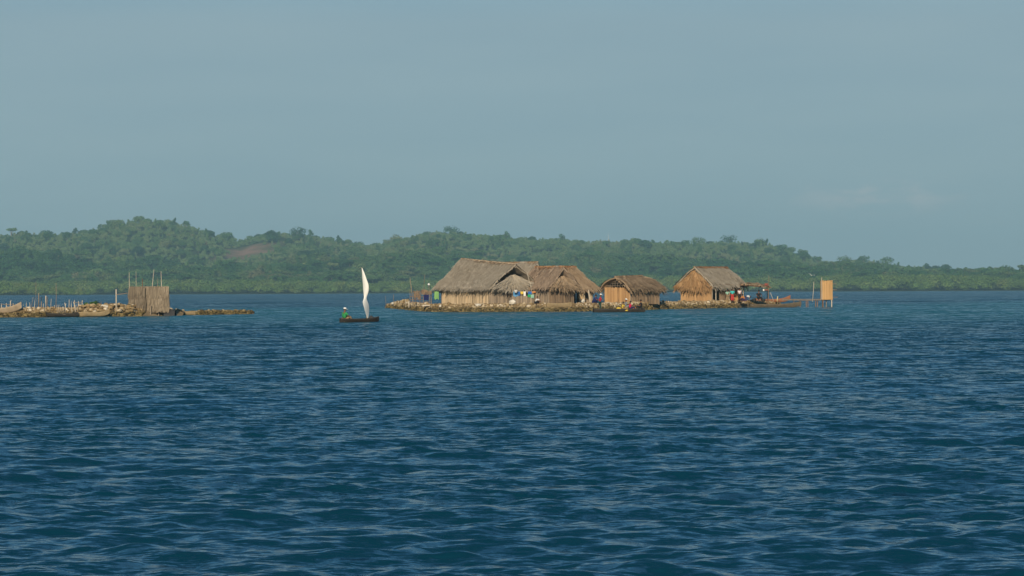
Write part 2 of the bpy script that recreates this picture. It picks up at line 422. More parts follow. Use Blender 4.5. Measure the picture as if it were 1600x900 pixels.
def terrain(x, y):
    px = 800 + x / y * F
    zr = np.interp(px, sk[:, 0], z_of(sk[:, 0], sk[:, 1], RIDGE)) - TREE
    zf = np.interp(px, ft[:, 0], z_of(ft[:, 0], ft[:, 1], FOOTY)) - TREE
    zf = np.minimum(zf, zr * .78)
    sh = SHORE + 25 * (vnoise(x / 130, x * 0, 3) - .5)
    a = np.clip((y - sh - 70) / (FOOTY - sh - 70), 0, 1)
    b = np.clip((y - FOOTY) / (RIDGE - FOOTY), 0, 1)
    z = .4 + 1.2 * np.clip((y - sh) / 60, -1, 1) + (zf - 1.6) * (a ** 1.15)
    # a little dip behind the foothill, then up to the ridge
    up = zf + (zr - zf) * (b * b * (3 - 2 * b)) - 5 * np.sin(b * math.pi) * (1 - b)
    z = np.where(y > FOOTY, up, z)
    n = (vnoise(x / 90, y / 120, 1) - .5) * 16 + (vnoise(x / 38, y / 50, 2) - .5) * 7
    z = z + n * np.clip((y - sh - 60) / 200, 0, 1) * np.clip((RIDGE + 60 - y) / 200, .12, 1)
    back = np.clip((y - RIDGE) / 900, 0, 1)
    return z * (1 - .75 * back)
CLR = at(388, 392, 2740)       # the bare reddish slope
def clearing(x, y):
    px = 800 + x / y * F
    z = terrain(x, y)
    yh = 453.6 - (px - 800) * .0044
    py = yh - (z + 2 - CH) * F / y
    j = 10 * (vnoise(x / 14, y / 25, 8) - .5)
    u = (px - 386 + j) / 56
    v = (py - 394 + .2 * (px - 386) + j * .6) / 13
    return np.clip(1.5 - 1.2 * (u * u + v * v) ** .5, 0, 1) * (y > 2480) * (y < 2835)

def build_hills():
    ys = np.concatenate([np.linspace(SHORE - 30, SHORE + 100, 30), np.linspace(SHORE + 108, RIDGE + 60, 110), np.linspace(RIDGE + 80, RIDGE + 900, 24)])
    t = np.linspace(-.30, .30, 460)
    Y, T = np.meshgrid(ys, t, indexing='ij')
    X = T * Y
    Z = terrain(X, Y)
    nr, nc = Z.shape
    co = np.stack([X, Y, Z], -1).reshape(-1, 3)
    idx = np.arange(nr * nc).reshape(nr, nc)
    q = np.stack([idx[:-1, :-1], idx[:-1, 1:], idx[1:, 1:], idx[1:, :-1]], -1).reshape(-1, 4)
    me = bpy.data.meshes.new('hills')
    me.from_pydata(co.tolist(), [], q.tolist())
    me.polygons.foreach_set('use_smooth', [True] * len(q))
    a = me.attributes.new('bare', 'FLOAT', 'POINT')
    a.data.foreach_set('value', clearing(co[:, 0], co[:, 1]).astype(np.float32))
    m, nt, p, N, K = nodes('hill_ground')
    p.inputs['Roughness'].default_value = .95; p.inputs['Specular IOR Level'].default_value = .05
    g = N.new('ShaderNodeNewGeometry')
    nz = N.new('ShaderNodeTexNoise'); nz.inputs['Scale'].default_value = .05; nz.inputs['Detail'].default_value = 8
    K.new(g.outputs['Position'], nz.inputs['Vector'])
    cr = N.new('ShaderNodeValToRGB'); e = cr.color_ramp.elements
    e[0].position = .35; e[0].color = (.025, .05, .018, 1); e[1].position = .7; e[1].color = (.06, .085, .03, 1)
    K.new(nz.outputs['Fac'], cr.inputs['Fac'])
    br = N.new('ShaderNodeValToRGB'); e = br.color_ramp.elements
    e[0].position = .35; e[0].color = (.13, .12, .06, 1); e[1].position = .6; e[1].color = (.27, .165, .12, 1)
    K.new(nz.outputs['Fac'], br.inputs['Fac'])
    at_ = N.new('ShaderNodeAttribute'); at_.attribute_name = 'bare'
    mx = N.new('ShaderNodeMix'); mx.data_type = 'RGBA'
    K.new(at_.outputs['Fac'], mx.inputs[0]); K.new(cr.outputs['Color'], mx.inputs[6]); K.new(br.outputs['Color'], mx.inputs[7])
    K.new(mx.outputs[2], p.inputs['Base Color'])
    me.materials.append(m)
    o = bpy.data.objects.new('hills', me); COL.objects.link(o)
    tag(o, 'low forested hills with a bare reddish slope behind the bay', 'hills', kind='structure')
build_hills()

def leaf_mat(name, cols, scale):
    m, nt, p, N, K = nodes(name)
    p.inputs['Roughness'].default_value = .75; p.inputs['Specular IOR Level'].default_value = .1
    oi = N.new('ShaderNodeObjectInfo'); g = N.new('ShaderNodeNewGeometry')
    nz = N.new('ShaderNodeTexNoise'); nz.inputs['Scale'].default_value = scale; nz.inputs['Detail'].default_value = 3
    K.new(g.outputs['Position'], nz.inputs['Vector'])
    a = N.new('ShaderNodeMath'); a.operation = 'MULTIPLY_ADD'; a.inputs[1].default_value = 1.5
    K.new(nz.outputs['Fac'], a.inputs[0])
    b = N.new('ShaderNodeMath'); b.operation = 'MULTIPLY_ADD'; b.inputs[1].default_value = .42; b.inputs[2].default_value = -.5
    K.new(oi.outputs['Random'], b.inputs[0])
    c = N.new('ShaderNodeMath'); c.operation = 'MULTIPLY_ADD'; c.inputs[1].default_value = .12
    K.new(g.outputs['Random Per Island'], c.inputs[0]); K.new(b.outputs[0], c.inputs[2])
    K.new(c.outputs[0], a.inputs[2])
    cr = N.new('ShaderNodeValToRGB'); e = cr.color_ramp.elements
    e[0].position = .05; e[0].color = (*cols[0], 1); e[1].position = .95; e[1].color = (*cols[-1], 1)
    for i, cc in enumerate(cols[1:-1]):
        k = e.new(.05 + .9 * (i + 1) / (len(cols) - 1)); k.color = (*cc, 1)
    K.new(a.outputs[0], cr.inputs['Fac'])
    K.new(cr.outputs['Color'], p.inputs['Base Color'])
    return m
M['leaf'] = leaf_mat('forest_leaf', [(.012, .042, .018), (.028, .08, .028), (.06, .13, .042), (.11, .17, .056), (.15, .145, .075)], .009)
M['scrub'] = leaf_mat('scrub_leaf', [(.06, .125, .042), (.105, .185, .066), (.145, .21, .085), (.18, .19, .10)], .012)
M['darkleaf'] = leaf_mat('foothill_leaf', [(.011, .042, .014), (.022, .075, .022), (.042, .105, .03), (.07, .125, .042), (.12, .125, .06)], .011)
M['mangrove'] = leaf_mat('mangrove_leaf', [(.06, .125, .03), (.10, .17, .04), (.15, .19, .055)], .03)
M['flame'] = mat('flame_blossom', (.45, .27, .04), (.62, .36, .05), scale=.6)
M['gold_leaf'] = mat('gold_leaf', (.20, .22, .05), (.32, .30, .07), scale=.6)
M['bark'] = mat('bark', (.10, .085, .065), (.20, .17, .13), scale=1)

def leaf_cloud(mb, lobes, n, size, mi=0, inner=.25):
    tot = sum(l[3] * l[3] for l in lobes)
    for (cx, cy, cz, r, fz) in lobes:
        for _ in range(int(n * r * r / tot)):
            d = Vector((random.gauss(0, 1), random.gauss(0, 1), random.gauss(0, 1))).normalized()
            if d.z < -.35 and random.random() < .7: d.z = -d.z
            rr = r * (U(.8, 1.12) if random.random() > inner else U(.3, .8))
            c = Vector((cx + d.x * rr, cy + d.y * rr, cz + d.z * rr * fz))
            nrm = (d + Vector((U(-.7, .7), U(-.7, .7), U(-.4, .9)))).normalized()
            a = nrm.orthogonal().normalized(); a.rotate(Matrix.Rotation(U(0, 6.28), 3, nrm)); b = nrm.cross(a)
            s1 = size * U(.6, 1.3); s2 = size * U(.5, 1.0)
            mb.add([c - a * s1, c - b * s2 + a * U(-.2, .2) * s1, c + a * s1 + nrm * U(-.25, .25) * s1, c + b * s2], [(0, 1, 2, 3)], mi)

def crown_lobes(kind, w, h):
    L = []
    if kind == 'round':
        L.append((0, 0, h * .62, w * .36, .8))
        for k in range(6):
            a = k * 1.05 + U(0, .6); L.append((math.cos(a) * w * .27, math.sin(a) * w * .27, h * U(.45, .8), w * U(.18, .25), .85))
    elif kind == 'flat':
        for k in range(8):
            a = k * .785 + U(0, .5); rr = w * U(.12, .36); L.append((math.cos(a) * rr, math.sin(a) * rr, h * U(.78, .92), w * U(.15, .22), .45))
    else:
        for k in range(7):
            z = k / 6; a = U(0, 6.28); rr = w * .2 * (1 - z * .6); L.append((math.cos(a) * rr, math.sin(a) * rr, h * (.3 + .6 * z), w * U(.2, .28) * (1.1 - .5 * z), .9))
    return L

def make_proto(i, kind, w, h, n, size, leafmat, trunk=True):
    mb = MB()
    leaf_cloud(mb, crown_lobes(kind, w, h), n, size, 0)
    if trunk: mb.tube([(0, 0, -1), (U(-.2, .2), U(-.2, .2), h * .35), (U(-.4, .4), U(-.4, .4), h * .7)], [.35, .26, .1], 5, 1)
    return bpy.data.objects.new('canopy_tree', mb.mesh('canopy_tree', [leafmat, 'bark']))

def scatter(name, pts, sc, idx, protos, label, cat):
    me = bpy.data.meshes.new(name)
    me.from_pydata([tuple(p) for p in pts], [], [])
    a = me.attributes.new('sc', 'FLOAT', 'POINT'); a.data.foreach_set('value', np.asarray(sc, np.float32))
    a = me.attributes.new('idx', 'INT', 'POINT'); a.data.foreach_set('value', np.asarray(idx, np.int32))
    a = me.attributes.new('rz', 'FLOAT_VECTOR', 'POINT')
    r = np.zeros((len(pts), 3), np.float32); r[:, 2] = rng.uniform(0, 6.28, len(pts)); a.data.foreach_set('vector', r.ravel())
    o = bpy.data.objects.new(name, me); COL.objects.link(o)
    g = bpy.data.node_groups.new(name, 'GeometryNodeTree')
    g.interface.new_socket('Geometry', in_out='INPUT', socket_type='NodeSocketGeometry')
    g.interface.new_socket('Geometry', in_out='OUTPUT', socket_type='NodeSocketGeometry')
    N = g.nodes; K = g.links
    gi = N.new('NodeGroupInput'); go = N.new('NodeGroupOutput')
    iop = N.new('GeometryNodeInstanceOnPoints'); join = N.new('GeometryNodeJoinGeometry')
    m2p = N.new('GeometryNodeMeshToPoints')
    for p in reversed(protos):
        oi = N.new('GeometryNodeObjectInfo'); oi.inputs['Object'].default_value = p; oi.inputs['As Instance'].default_value = True
        K.new(oi.outputs['Geometry'], join.inputs[0])
    def na(n, t):
        x = N.new('GeometryNodeInputNamedAttribute'); x.data_type = t; x.inputs['Name'].default_value = n
        return x.outputs['Attribute']
    K.new(gi.outputs[0], m2p.inputs['Mesh']); K.new(m2p.outputs[0], iop.inputs['Points'])
    K.new(join.outputs[0], iop.inputs['Instance']); iop.inputs['Pick Instance'].default_value = True
    K.new(na('idx', 'INT'), iop.inputs['Instance Index'])
    K.new(na('rz', 'FLOAT_VECTOR'), iop.inputs['Rotation'])
    K.new(na('sc', 'FLOAT'), iop.inputs['Scale'])
    K.new(iop.outputs[0], go.inputs[0])
    md = o.modifiers.new('scatter', 'NODES'); md.node_group = g
    tag(o, label, cat, kind='stuff')
    return o

def build_forest():
    protos = [make_proto(i, k, w_, h_, n_, s_, 'leaf') for i, (k, w_, h_, n_, s_) in enumerate([
        ('round', 11, 10, 900, .5), ('round', 14, 11, 1100, .58), ('flat', 13, 12, 800, .52), ('tall', 8, 13, 800, .46),
        ('round', 8, 8, 640, .42), ('tall', 10, 10, 800, .5), ('round', 17, 12, 1200, .65), ('round', 5, 4.5, 380, .34)])]
    # candidate points on a jittered grid
    st = 8.5
    xs = np.arange(-900, 900, st); ys = np.arange(SHORE + 55, RIDGE + 110, st)
    X, Y = np.meshgrid(xs, ys); X = X.ravel() + rng.uniform(-4, 4, X.size); Y = Y.ravel() + rng.uniform(-4, 4, Y.size)
    keep = np.abs(X / Y) < .285
    X, Y = X[keep], Y[keep]
    Z = terrain(X, Y); B = clearing(X, Y)
    dens = vnoise(X / 70, Y / 90, 5)
    r = rng.uniform(0, 1, len(X))
    # sparse scrub on the upper left slopes and dense dark wood below
    keep = (B < rng.uniform(.1, .9, len(X))) & (r < .62 + .6 * dens)
    X, Y, Z, dens = X[keep], Y[keep], Z[keep], dens[keep]
    n = len(X)
    sc = rng.uniform(.55, 1.05, n) * (.75 + .45 * vnoise(X / 45, Y / 45, 6))
    idx = rng.choice(8, n, p=[.2, .16, .08, .1, .2, .1, .06, .1])
    idx = np.where((idx == 2) & (Y > RIDGE - 260), 4, idx)
    scrub = ((vnoise(X / 120, Y / 170, 9) + .35 * np.clip((Y - 2450) / 300, -1, 1)) > .52) & (Y > 2400) & (rng.uniform(0, 1, n) < .8)
    scrub |= (rng.uniform(0, 1, n) < .08)
    low = Y < 2480
    sc = np.where(low & ~scrub, sc * 1.25, sc)
    pts = np.stack([X, Y, Z - .8], -1)
    sp_ = [make_proto(i, k, w_, h_, n_, s_, 'scrub', False) for i, (k, w_, h_, n_, s_) in enumerate([('round', 6, 5, 520, .33), ('round', 9, 6, 700, .4), ('tall', 5, 7, 480, .33)])]
    ns = int(scrub.sum())
    scatter('scrub', pts[scrub], rng.uniform(.6, 1.2, ns), rng.integers(0, 3, ns), sp_, 'lighter green scrub and young trees on the upper hill slopes', 'scrub')
    pts, sc, idx, low = pts[~scrub], sc[~scrub], idx[~scrub], low[~scrub]
    dk = low & (vnoise(pts[:, 0] / 75, pts[:, 1] / 60, 12) > .22)
    dp = [make_proto(i, k, w_, h_, n_, s_, 'darkleaf') for i, (k, w_, h_, n_, s_) in enumerate([('round', 12, 11, 900, .52), ('round', 16, 12, 1100, .62), ('flat', 14, 13, 800, .55), ('tall', 9, 13, 800, .48)])]
    nd = int(dk.sum())
    scatter('dark_wood', pts[dk], sc[dk], rng.integers(0, 4, nd), dp, 'darker tall wood on the foothills just above the mangroves', 'forest')
    pts, sc, idx = pts[~dk], sc[~dk], idx[~dk]
    scatter('forest', pts, sc, idx, protos, 'dense green tropical forest covering the hills behind the bay', 'forest')
    # mangrove belt at the shore
    mp = [make_proto(i, 'round', w_, h_, n_ * 2, .36, 'mangrove', False) for i, (w_, h_, n_) in enumerate([(7, 5, 260), (9, 6.5, 320), (6, 4, 220)])]
    n = 2600
    T = rng.uniform(-.285, .285, n); Y = SHORE + rng.uniform(-6, 75, n) + 25 * (vnoise(T * SHORE / 130, T * 0, 3) - .5)
    X = T * Y
    pts = np.stack([X, Y, np.maximum(terrain(X, Y), -.3) - .6], -1)
    scatter('mangrove_belt', pts, rng.uniform(.8, 1.5, n) * (.85 + .65 * vnoise(X / 40, Y * 0, 4)), rng.integers(0, 3, n), mp, 'bright green mangrove thicket along the far shore', 'mangroves')
    # the low spit at the far left, nearer than the shore
    n = 420
    X = xp(-150, 1900) + rng.uniform(0, 1, n) * (xp(128, 1900) - xp(-150, 1900)); Y = 1900 + rng.uniform(0, 45, n)
    tip = np.clip((xp(132, 1900) - X) / 45, .15, 1)
    pts = np.stack([X, Y, np.full(n, -.4)], -1)
    scatter('mangrove_spit', pts, rng.uniform(.8, 1.35, n) * (.45 + .7 * tip), rng.integers(0, 3, n), mp, 'low yellowish green mangrove spit at the far left shore', 'mangroves')
build_forest()

# single trees one can tell apart on the skyline
def hill_tree(px, Y, kind, w_, h_, label, group=None, leaf='leaf', n=420, lean=0.0, sink=1.0, name='tree'):
    h_ *= .87; w_ *= 1.4 if kind == 'tall' else 1.0
    x = xp(px, Y); z = float(terrain(np.array([x]), np.array([Y]))[0]) - sink
    t = empty(name, (x, Y, z), U(0, 6))
    tag(t, label, 'tree', group)
    tb = MB(); tb.tube([(0, 0, -1), (lean * .3, 0, h_ * .35), (lean, 0, h_ * .75)], [.9, .7, .3] if kind == 'flat' else [.5, .36, .14], 6)
    for k in range(5):
        a = k * 1.3; tb.tube([(lean * .7, 0, h_ * .5), (lean + math.cos(a) * w_ * .25, math.sin(a) * w_ * .25, h_ * .82)], [.2, .06], 5)
    tb.build('trunk', 'bark', t)
    cb = MB(); leaf_cloud(cb, [(a + lean, b, c, d, e) for a, b, c, d, e in crown_lobes(kind, w_, h_)], n, .75)
    cb.build('crown', leaf, t)
    return t
G = 'trees standing out on the hill skyline'
hill_tree(18, 2890, 'flat', 15, 15, 'lone flat-topped tree above the skyline at the far left', G)
hill_tree(118, 2890, 'tall', 7, 14, 'narrow upright tree left of the highest hill on the skyline', G)
hill_tree(292, 2880, 'round', 9, 15, 'small tree sticking up on the right shoulder of the highest hill', G)
hill_tree(466, 2890, 'round', 22, 15, 'broad dark crown on the second hill top', G)
hill_tree(486, 2890, 'tall', 8, 15, 'upright tree just right of the broad crown on the second hill', G)
hill_tree(530, 2890, 'tall', 7, 15, 'slim tree on the slope down to the hill saddle', G)
hill_tree(619, 2890, 'round', 16, 14, 'round dark tree above the saddle, left of the centre hill', G)
hill_tree(705, 2890, 'round', 20, 14, 'wide tree on the crest of the centre hill', G)
hill_tree(792, 2890, 'tall', 11, 15, 'dark upright tree at the right end of the centre hill crest', G)
hill_tree(832, 2890, 'round', 10, 14, 'small round tree above the thatched village, left of the white mast', G)
hill_tree(878, 2890, 'tall', 10, 14, 'pointed tree on the ridge left of the white mast', G)
hill_tree(990, 2890, 'round', 11, 13, 'spreading low tree on the ridge right of the white mast', G)
hill_tree(1042, 2890, 'tall', 8, 14, 'slim tree on the ridge dip right of the spreading tree', G)
hill_tree(1093, 2890, 'round', 19, 15, 'broad round tree on the ridge above the right hand hut', G)
hill_tree(1140, 2890, 'round', 21, 14, 'large dome-crowned tree where the ridge begins to fall', G)
hill_tree(1188, 2890, 'round', 16, 13, 'dark dome-crowned tree just before the ridge drops', G)
hill_tree(1222, 2880, 'round', 15, 15, 'brownish round tree high on the falling ridge', G)
hill_tree(1254, 2880, 'round', 12, 17, 'isolated round tree midway down the falling ridge', G)
hill_tree(1281, 2870, 'round', 11, 16, 'forked tree with a leaning crown low on the falling ridge', G, lean=2.5)
hill_tree(1320, 2870, 'round', 20, 14, 'left one of the dark trees on the low knoll at the right', G)
hill_tree(1350, 2870, 'round', 16, 15, 'middle tree of the low knoll at the right', G)
hill_tree(1386, 2870, 'round', 19, 15, 'broad tree at the right end of the low knoll', G)
hill_tree(1448, 2870, 'tall', 8, 12, 'small pointed tree on the low shore ridge right of the knoll', G)
hill_tree(1513, 2870, 'round', 16, 13, 'rounded tree on the low ridge near the right edge', G)
hill_tree(905, 2330, 'round', 9, 12, 'small tree in orange blossom behind the thatched huts', None, 'flame', name='flowering_tree')
hill_tree(753, 2470, 'round', 10, 11, 'yellow-green tree above the long ridge of the largest hut', None, 'gold_leaf')
hill_tree(479, 2380, 'round', 9, 11, 'yellowish tree on the slope left of the white sail', None, 'gold_leaf')

# white mast on the ridge
def ridge_mast():
    Y = 2880; x = xp(951, Y); z = float(terrain(np.array([x]), np.array([Y]))[0]) - 5
    t = empty('radio_mast', (x, Y, z)); tag(t, 'slim white radio mast standing on the ridge', 'mast')
    mb = MB()
    for a in range(3):
        an = a * 2.094
        mb.tube([(math.cos(an) * 1.0, math.sin(an) * 1.0, 0), (math.cos(an) * .3, math.sin(an) * .3, 17)], [.11, .08], 5)
    for k in range(1, 9):
        r = 1.0 - .7 * k / 8.5
        q = [(math.cos(a * 2.094) * r, math.sin(a * 2.094) * r, 2 * k) for a in range(3)]
        for a in range(3): mb.tube([q[a], q[(a + 1) % 3]], .07, 4)
    mb.build('lattice', 'white', t)
    MB().tube([(0, 0, 17), (0, 0, 20)], [.08, .05], 5).build('aerial', 'white', t)
ridge_mast()

# ------------------------------------------------------------------ islets
def islet(name, front, depth, h, label, edge=1.6):
    """front: list of (px, py) of the waterline facing the camera"""
    P = [wat(px, py) for px, py in front]
    xs = np.array([p.x for p in P]); yf = np.array([p.y for p in P])
    n = 220
    X = np.linspace(xs[0], xs[-1], n)
    Yf = np.interp(X, xs, yf)
    k = np.ones(7) / 7; Yf = np.convolve(np.pad(Yf, 3, mode='edge'), k, 'valid')
    v = np.concatenate([[-.9, 0, .5, 1, 1.5], np.linspace(2.2, 1, 0), np.linspace(3, depth - 3, 12), [depth - 1.5, depth, depth + 1]])
    end = np.clip(np.minimum(X - X[0], X[-1] - X) / 5.0, 0, 1) ** .5
    co = []
    def hz_(x, vv, e):
        a = np.clip(vv / edge, -1, 1); b = np.clip((depth - vv) / 2.0, -1, 1)
        hh = h if not callable(h) else h(x)
        return min(a, b) * hh * (.45 + .55 * e) if min(a, b) > 0 else min(a, b) * .5
    for i in range(n):
        d = depth * (.25 + .75 * end[i])
        for vv in v:
            z = hz_(X[i], vv, end[i])
            co.append((X[i], Yf[i] + vv * d / depth if vv > 1.5 else Yf[i] + vv, z + (U(-.04, .04) if z > .05 else 0)))
    m_ = len(v)
    fs = [(i * m_ + j, (i + 1) * m_ + j, (i + 1) * m_ + j + 1, i * m_ + j + 1) for i in range(n - 1) for j in range(m_ - 1)]
    o = MB().add(co, fs).build(name, 'soil', None, True)
    tag(o, label, 'ground', kind='structure')
    def gz(x, y):
        i = np.interp(x, X, np.arange(n)); i0 = int(round(i))
        return hz_(x, y - Yf[i0], end[i0])
    def yfront(x): return float(np.interp(x, X, Yf))
    return o, gz, yfront, X[0], X[-1]

MAINF = [(602, 481), (625, 483), (645, 485), (662, 487), (700, 487.5), (800, 487.3), (890, 487), (935, 486.2), (985, 484.8), (1020, 483.6), (1060, 482.6), (1110, 481.6), (1150, 480.8), (1205, 479.6), (1222, 479)]
LEFTF = [(-150, 498.5), (0, 496), (90, 495.5), (170, 495), (240, 493.8), (285, 493)]
TAILF = [(268, 492.9), (310, 492.2), (350, 491.4), (396, 490.6)]
gm, gz_main, yf_main, mx0, mx1 = islet('islet_ground', MAINF, 24, .68, 'low stony islet ground under the thatched huts')
gl, gz_left, yf_left, lx0, lx1 = islet('islet_ground', LEFTF, 13, .62, 'low stony islet ground at the left under the straw screen')
gt, gz_tail, yf_tail, tx0, tx1 = islet('islet_ground', TAILF, 4.5, .34, 'thin spit of ground trailing off the left islet', edge=1.2)

def rubble(name, x0, x1, yf, gz, n, r0, r1, vmax, label, top=.25, extra=None, skip=None):
    mb = MB()
    for _ in range(n):
        x = U(x0, x1)
        v = U(-.5, vmax) if random.random() > top else U(vmax, vmax + 3.0)
        y = yf(x) + v
        if skip and skip(x, v): continue
        z = gz(x, y)
        r = U(r0, r1) * (1 if random.random() > .12 else 1.5)
        mb.stone((x, y, z + r * U(-.2, .45)), r)
    if extra: extra(mb)
    o = mb.build(name, 'stone')
    tag(o, label, 'rubble', kind='stuff')
rubble('coral_rubble', mx0 + .3, mx1, yf_main, gz_main, 6500, .07, .17, 2.0, 'coral stones banked along the shore of the hut islet')
def pile(mb):
    for _ in range(260):
        x = U(xp(-10, 222), xp(196, 222)); y = U(214, 224)
        r = U(.09, .2); mb.stone((x, y, gz_left(x, y) + r * U(0, .6)), r)
    for _ in range(420):
        x = xp(U(122, 199), 218); y = yf_left(x) + U(.3, 4.5)
        r = U(.1, .24); mb.stone((x, y, gz_left(x, y) + U(.0, .38)), r)
rubble('coral_rubble', lx0, lx1 - .3, yf_left, gz_left, 3000, .07, .18, 2.2, 'coral stones heaped on the shore of the left islet', extra=pile, skip=lambda x, v: xp(206, 215) < x < xp(268, 215) and v < 2.2)
rubble('coral_rubble', tx0, tx1 - .2, yf_tail, gz_tail, 1100, .06, .15, 1.8, 'coral stones strewn along the thin spit', .1)
def tip(mb):
    for _ in range(240):
        px = U(607, 645); x = xp(px, 300); y = yf_main(x) + U(.2, 6)
        r = U(.14, .3); mb.stone((x, y, gz_main(x, y) + U(0, .45) * (px - 600) / 45), r)
mbt = MB(); tip(mbt); tag(mbt.build('coral_rubble', 'stone'), 'coral stones heaped at the left tip of the hut islet', 'rubble', kind='stuff')

def boulder(px, py, Y, r, label, group):
    mb = MB(); mb.stone((0, 0, 0), r)
    me = mb.mesh('boulder', 'boulder', False)
    o = bpy.data.objects.new('boulder', me); COL.objects.link(o)
    o.location = at(px, py, Y)
    tag(o, label, 'boulder', group)
GB = 'pale coral boulders on the shores'
boulder(163.5, 480, yf_left(xp(163, 217)) + 1.5, .40, 'largest whitish boulder on the stone heap left of the straw screen', GB)
boulder(614, 474, 302, .28, 'white stone at the left tip of the hut islet', GB)
boulder(801, 472.5, yf_main(xp(801, 256)) + 1.4, .33, 'pale rounded boulder below the blue cloth on the wash line', GB)
boulder(911, 470.5, yf_main(xp(911, 262)) + 3, .26, 'white stone at the foot of the door post beside the red-shirted person', GB)
boulder(1071, 474.5, yf_main(xp(1071, 300)) + .8, .36, 'pale boulder under the left wall of the porch hut', GB)
boulder(1101, 474, yf_main(xp(1101, 300)) + .8, .28, 'smaller pale boulder on the shore below the porch hut corner', GB)
boulder(747, 476.5, yf_main(xp(747, 254)) + 1.2, .26, 'white stone on the shore below the front wall of the largest hut', GB)
boulder(688, 478, yf_main(xp(688, 254)) + 1.2, .22, 'pale stone beside the plank below the left end of the largest hut', GB)

# ------------------------------------------------------------------ huts
def thatch(mb, A, B, C, D, dens=85, th=.14, lift=.05, fringe=.35, mi=0, size=1.0, bulge=-.16):
    """thatched slope: A-B along the eave, D-C along the ridge; a slab with loose bundles laid down the slope"""
    A, B, C, D = map(Vector, (A, B, C, D))
    def P(u, v):
        return (A * (1 - u) + B * u) * (1 - v) + (D * (1 - u) + C * u) * v
    nrm = (B - A).cross(D - A).normalized()
    if nrm.z < 0: nrm = -nrm
    nu, nv = 14, 9
    vs = []; fs = []
    p1_, p2_, p3_ = U(0, 6), U(0, 6), U(0, 6)
    def wob(u, v):
        return nrm * (.055 * math.sin(u * 8 + p1_) + .05 * math.sin(v * 7 + u * 4 + p2_) + .04 * math.sin(u * 17 + v * 5 + p3_)) * size
    sag = [[U(-.04, .04) for _ in range(nv + 1)] for _ in range(nu + 1)]
    for k, off in enumerate((0, -th)):
        for i in range(nu + 1):
            for j in range(nv + 1):
                u, v = i / nu, j / nv
                s = (bulge * math.sin(u * math.pi) ** .6 if bulge < 0 else bulge) * math.sin(v * math.pi) * size
                e = U(-.12, .06) if j == 0 else 0
                q = P(u, v) + nrm * (off + sag[i][j] + s) + wob(u, v)
                if j == 0: q += (A - D).normalized() * -e
                vs.append(q)
    o2 = (nu + 1) * (nv + 1)
    ix = lambda i, j: i * (nv + 1) + j
    for i in range(nu):
        for j in range(nv):
            fs.append((ix(i, j), ix(i + 1, j), ix(i + 1, j + 1), ix(i, j + 1)))
            fs.append((o2 + ix(i, j + 1), o2 + ix(i + 1, j + 1), o2 + ix(i + 1, j), o2 + ix(i, j)))
    for i in range(nu):
        fs.append((ix(i, 0), o2 + ix(i, 0), o2 + ix(i + 1, 0), ix(i + 1, 0)))
        fs.append((ix(i + 1, nv), o2 + ix(i + 1, nv), o2 + ix(i, nv), ix(i, nv)))
    for j in range(nv):
        fs.append((ix(0, j + 1), o2 + ix(0, j + 1), o2 + ix(0, j), ix(0, j)))
        fs.append((ix(nu, j), o2 + ix(nu, j), o2 + ix(nu, j + 1), ix(nu, j + 1)))
    mb.add(vs, fs, mi)
    area = .5 * ((B - A).length + (C - D).length) * ((D + C) / 2 - (A + B) / 2).length
    n = int(area * dens)
    for _ in range(n):
        u, v = U(0, 1), U(0, 1) ** .95
        wu = max(.02, ((B - A) * (1 - v) + (C - D) * v).length / max((B - A).length, .01))
        if random.random() > wu + .05: continue
        q = P(u, v); dn = (P(u, max(v - .05, -.05)) - q)
        if v - .05 < 0: dn = P(u, 0) - P(u, .05)
        dn = dn.normalized()
        sd = dn.cross(nrm).normalized()
        dn = (dn + sd * U(-.22, .22)).normalized()
        L = U(.4, .95) * size; wd = U(.014, .042) * size
        s = (bulge * math.sin(u * math.pi) ** .6 if bulge < 0 else bulge) * math.sin(v * math.pi) * size
        q = q + wob(u, v); b0 = q + nrm * (s + U(0, .03)); b1 = b0 + dn * L + nrm * U(.0, lift + .05)
        mid = (b0 + b1) / 2 + nrm * lift
        mb.add([b0 - sd * wd, b0 + sd * wd, mid + sd * wd, mid - sd * wd, b1 + sd * wd * .6, b1 - sd * wd * .6], [(0, 1, 2, 3), (3, 2, 4, 5)], mi)
    for e_ in (0, 1):            # loose ends along the rakes
        ed = (D - A) if e_ == 0 else (C - B)
        out = ((A - B) if e_ == 0 else (B - A)).normalized()
        for _ in range(int(ed.length * 16)):
            v = U(0, .97); q = P(e_, v) + wob(e_, v); dn = (out * U(.1, 1.0) - ed.normalized() * U(.5, 1) + Vector((0, 0, -.2))).normalized()
            L = U(.15, .45) * size; w_ = nrm.cross(dn).normalized() * U(.015, .045)
            b0 = q - out * .12 + nrm * U(-th * .8, .04); b1 = b0 + dn * (L + .1)
            mb.add([b0 - w_, b0 + w_, b1 + w_ * .4, b1 - w_ * .4], [(0, 1, 2, 3)], mi)
    # ragged fringe at the eave
    le = (B - A).length
    for _ in range(int(le * 26)):
        u = U(0, 1); q = P(u, 0) + wob(u, 0); dn = (P(u, 0) - P(u, .1)).normalized()
        sd = (B - A).normalized()
        dn = (dn * U(.5, 1) + Vector((0, 0, -1)) * U(.1, .8) + sd * U(-.3, .3)).normalized()
        L = fringe * U(.3, 1.25); wd = U(.03, .07)
        b0 = q - dn * .15 + nrm * U(-th, .02); b1 = b0 + dn * (L + .15)
        mb.add([b0 - sd * wd, b0 + sd * wd, b1 + sd * wd * .4, b1 - sd * wd * .4], [(0, 1, 2, 3)], mi)

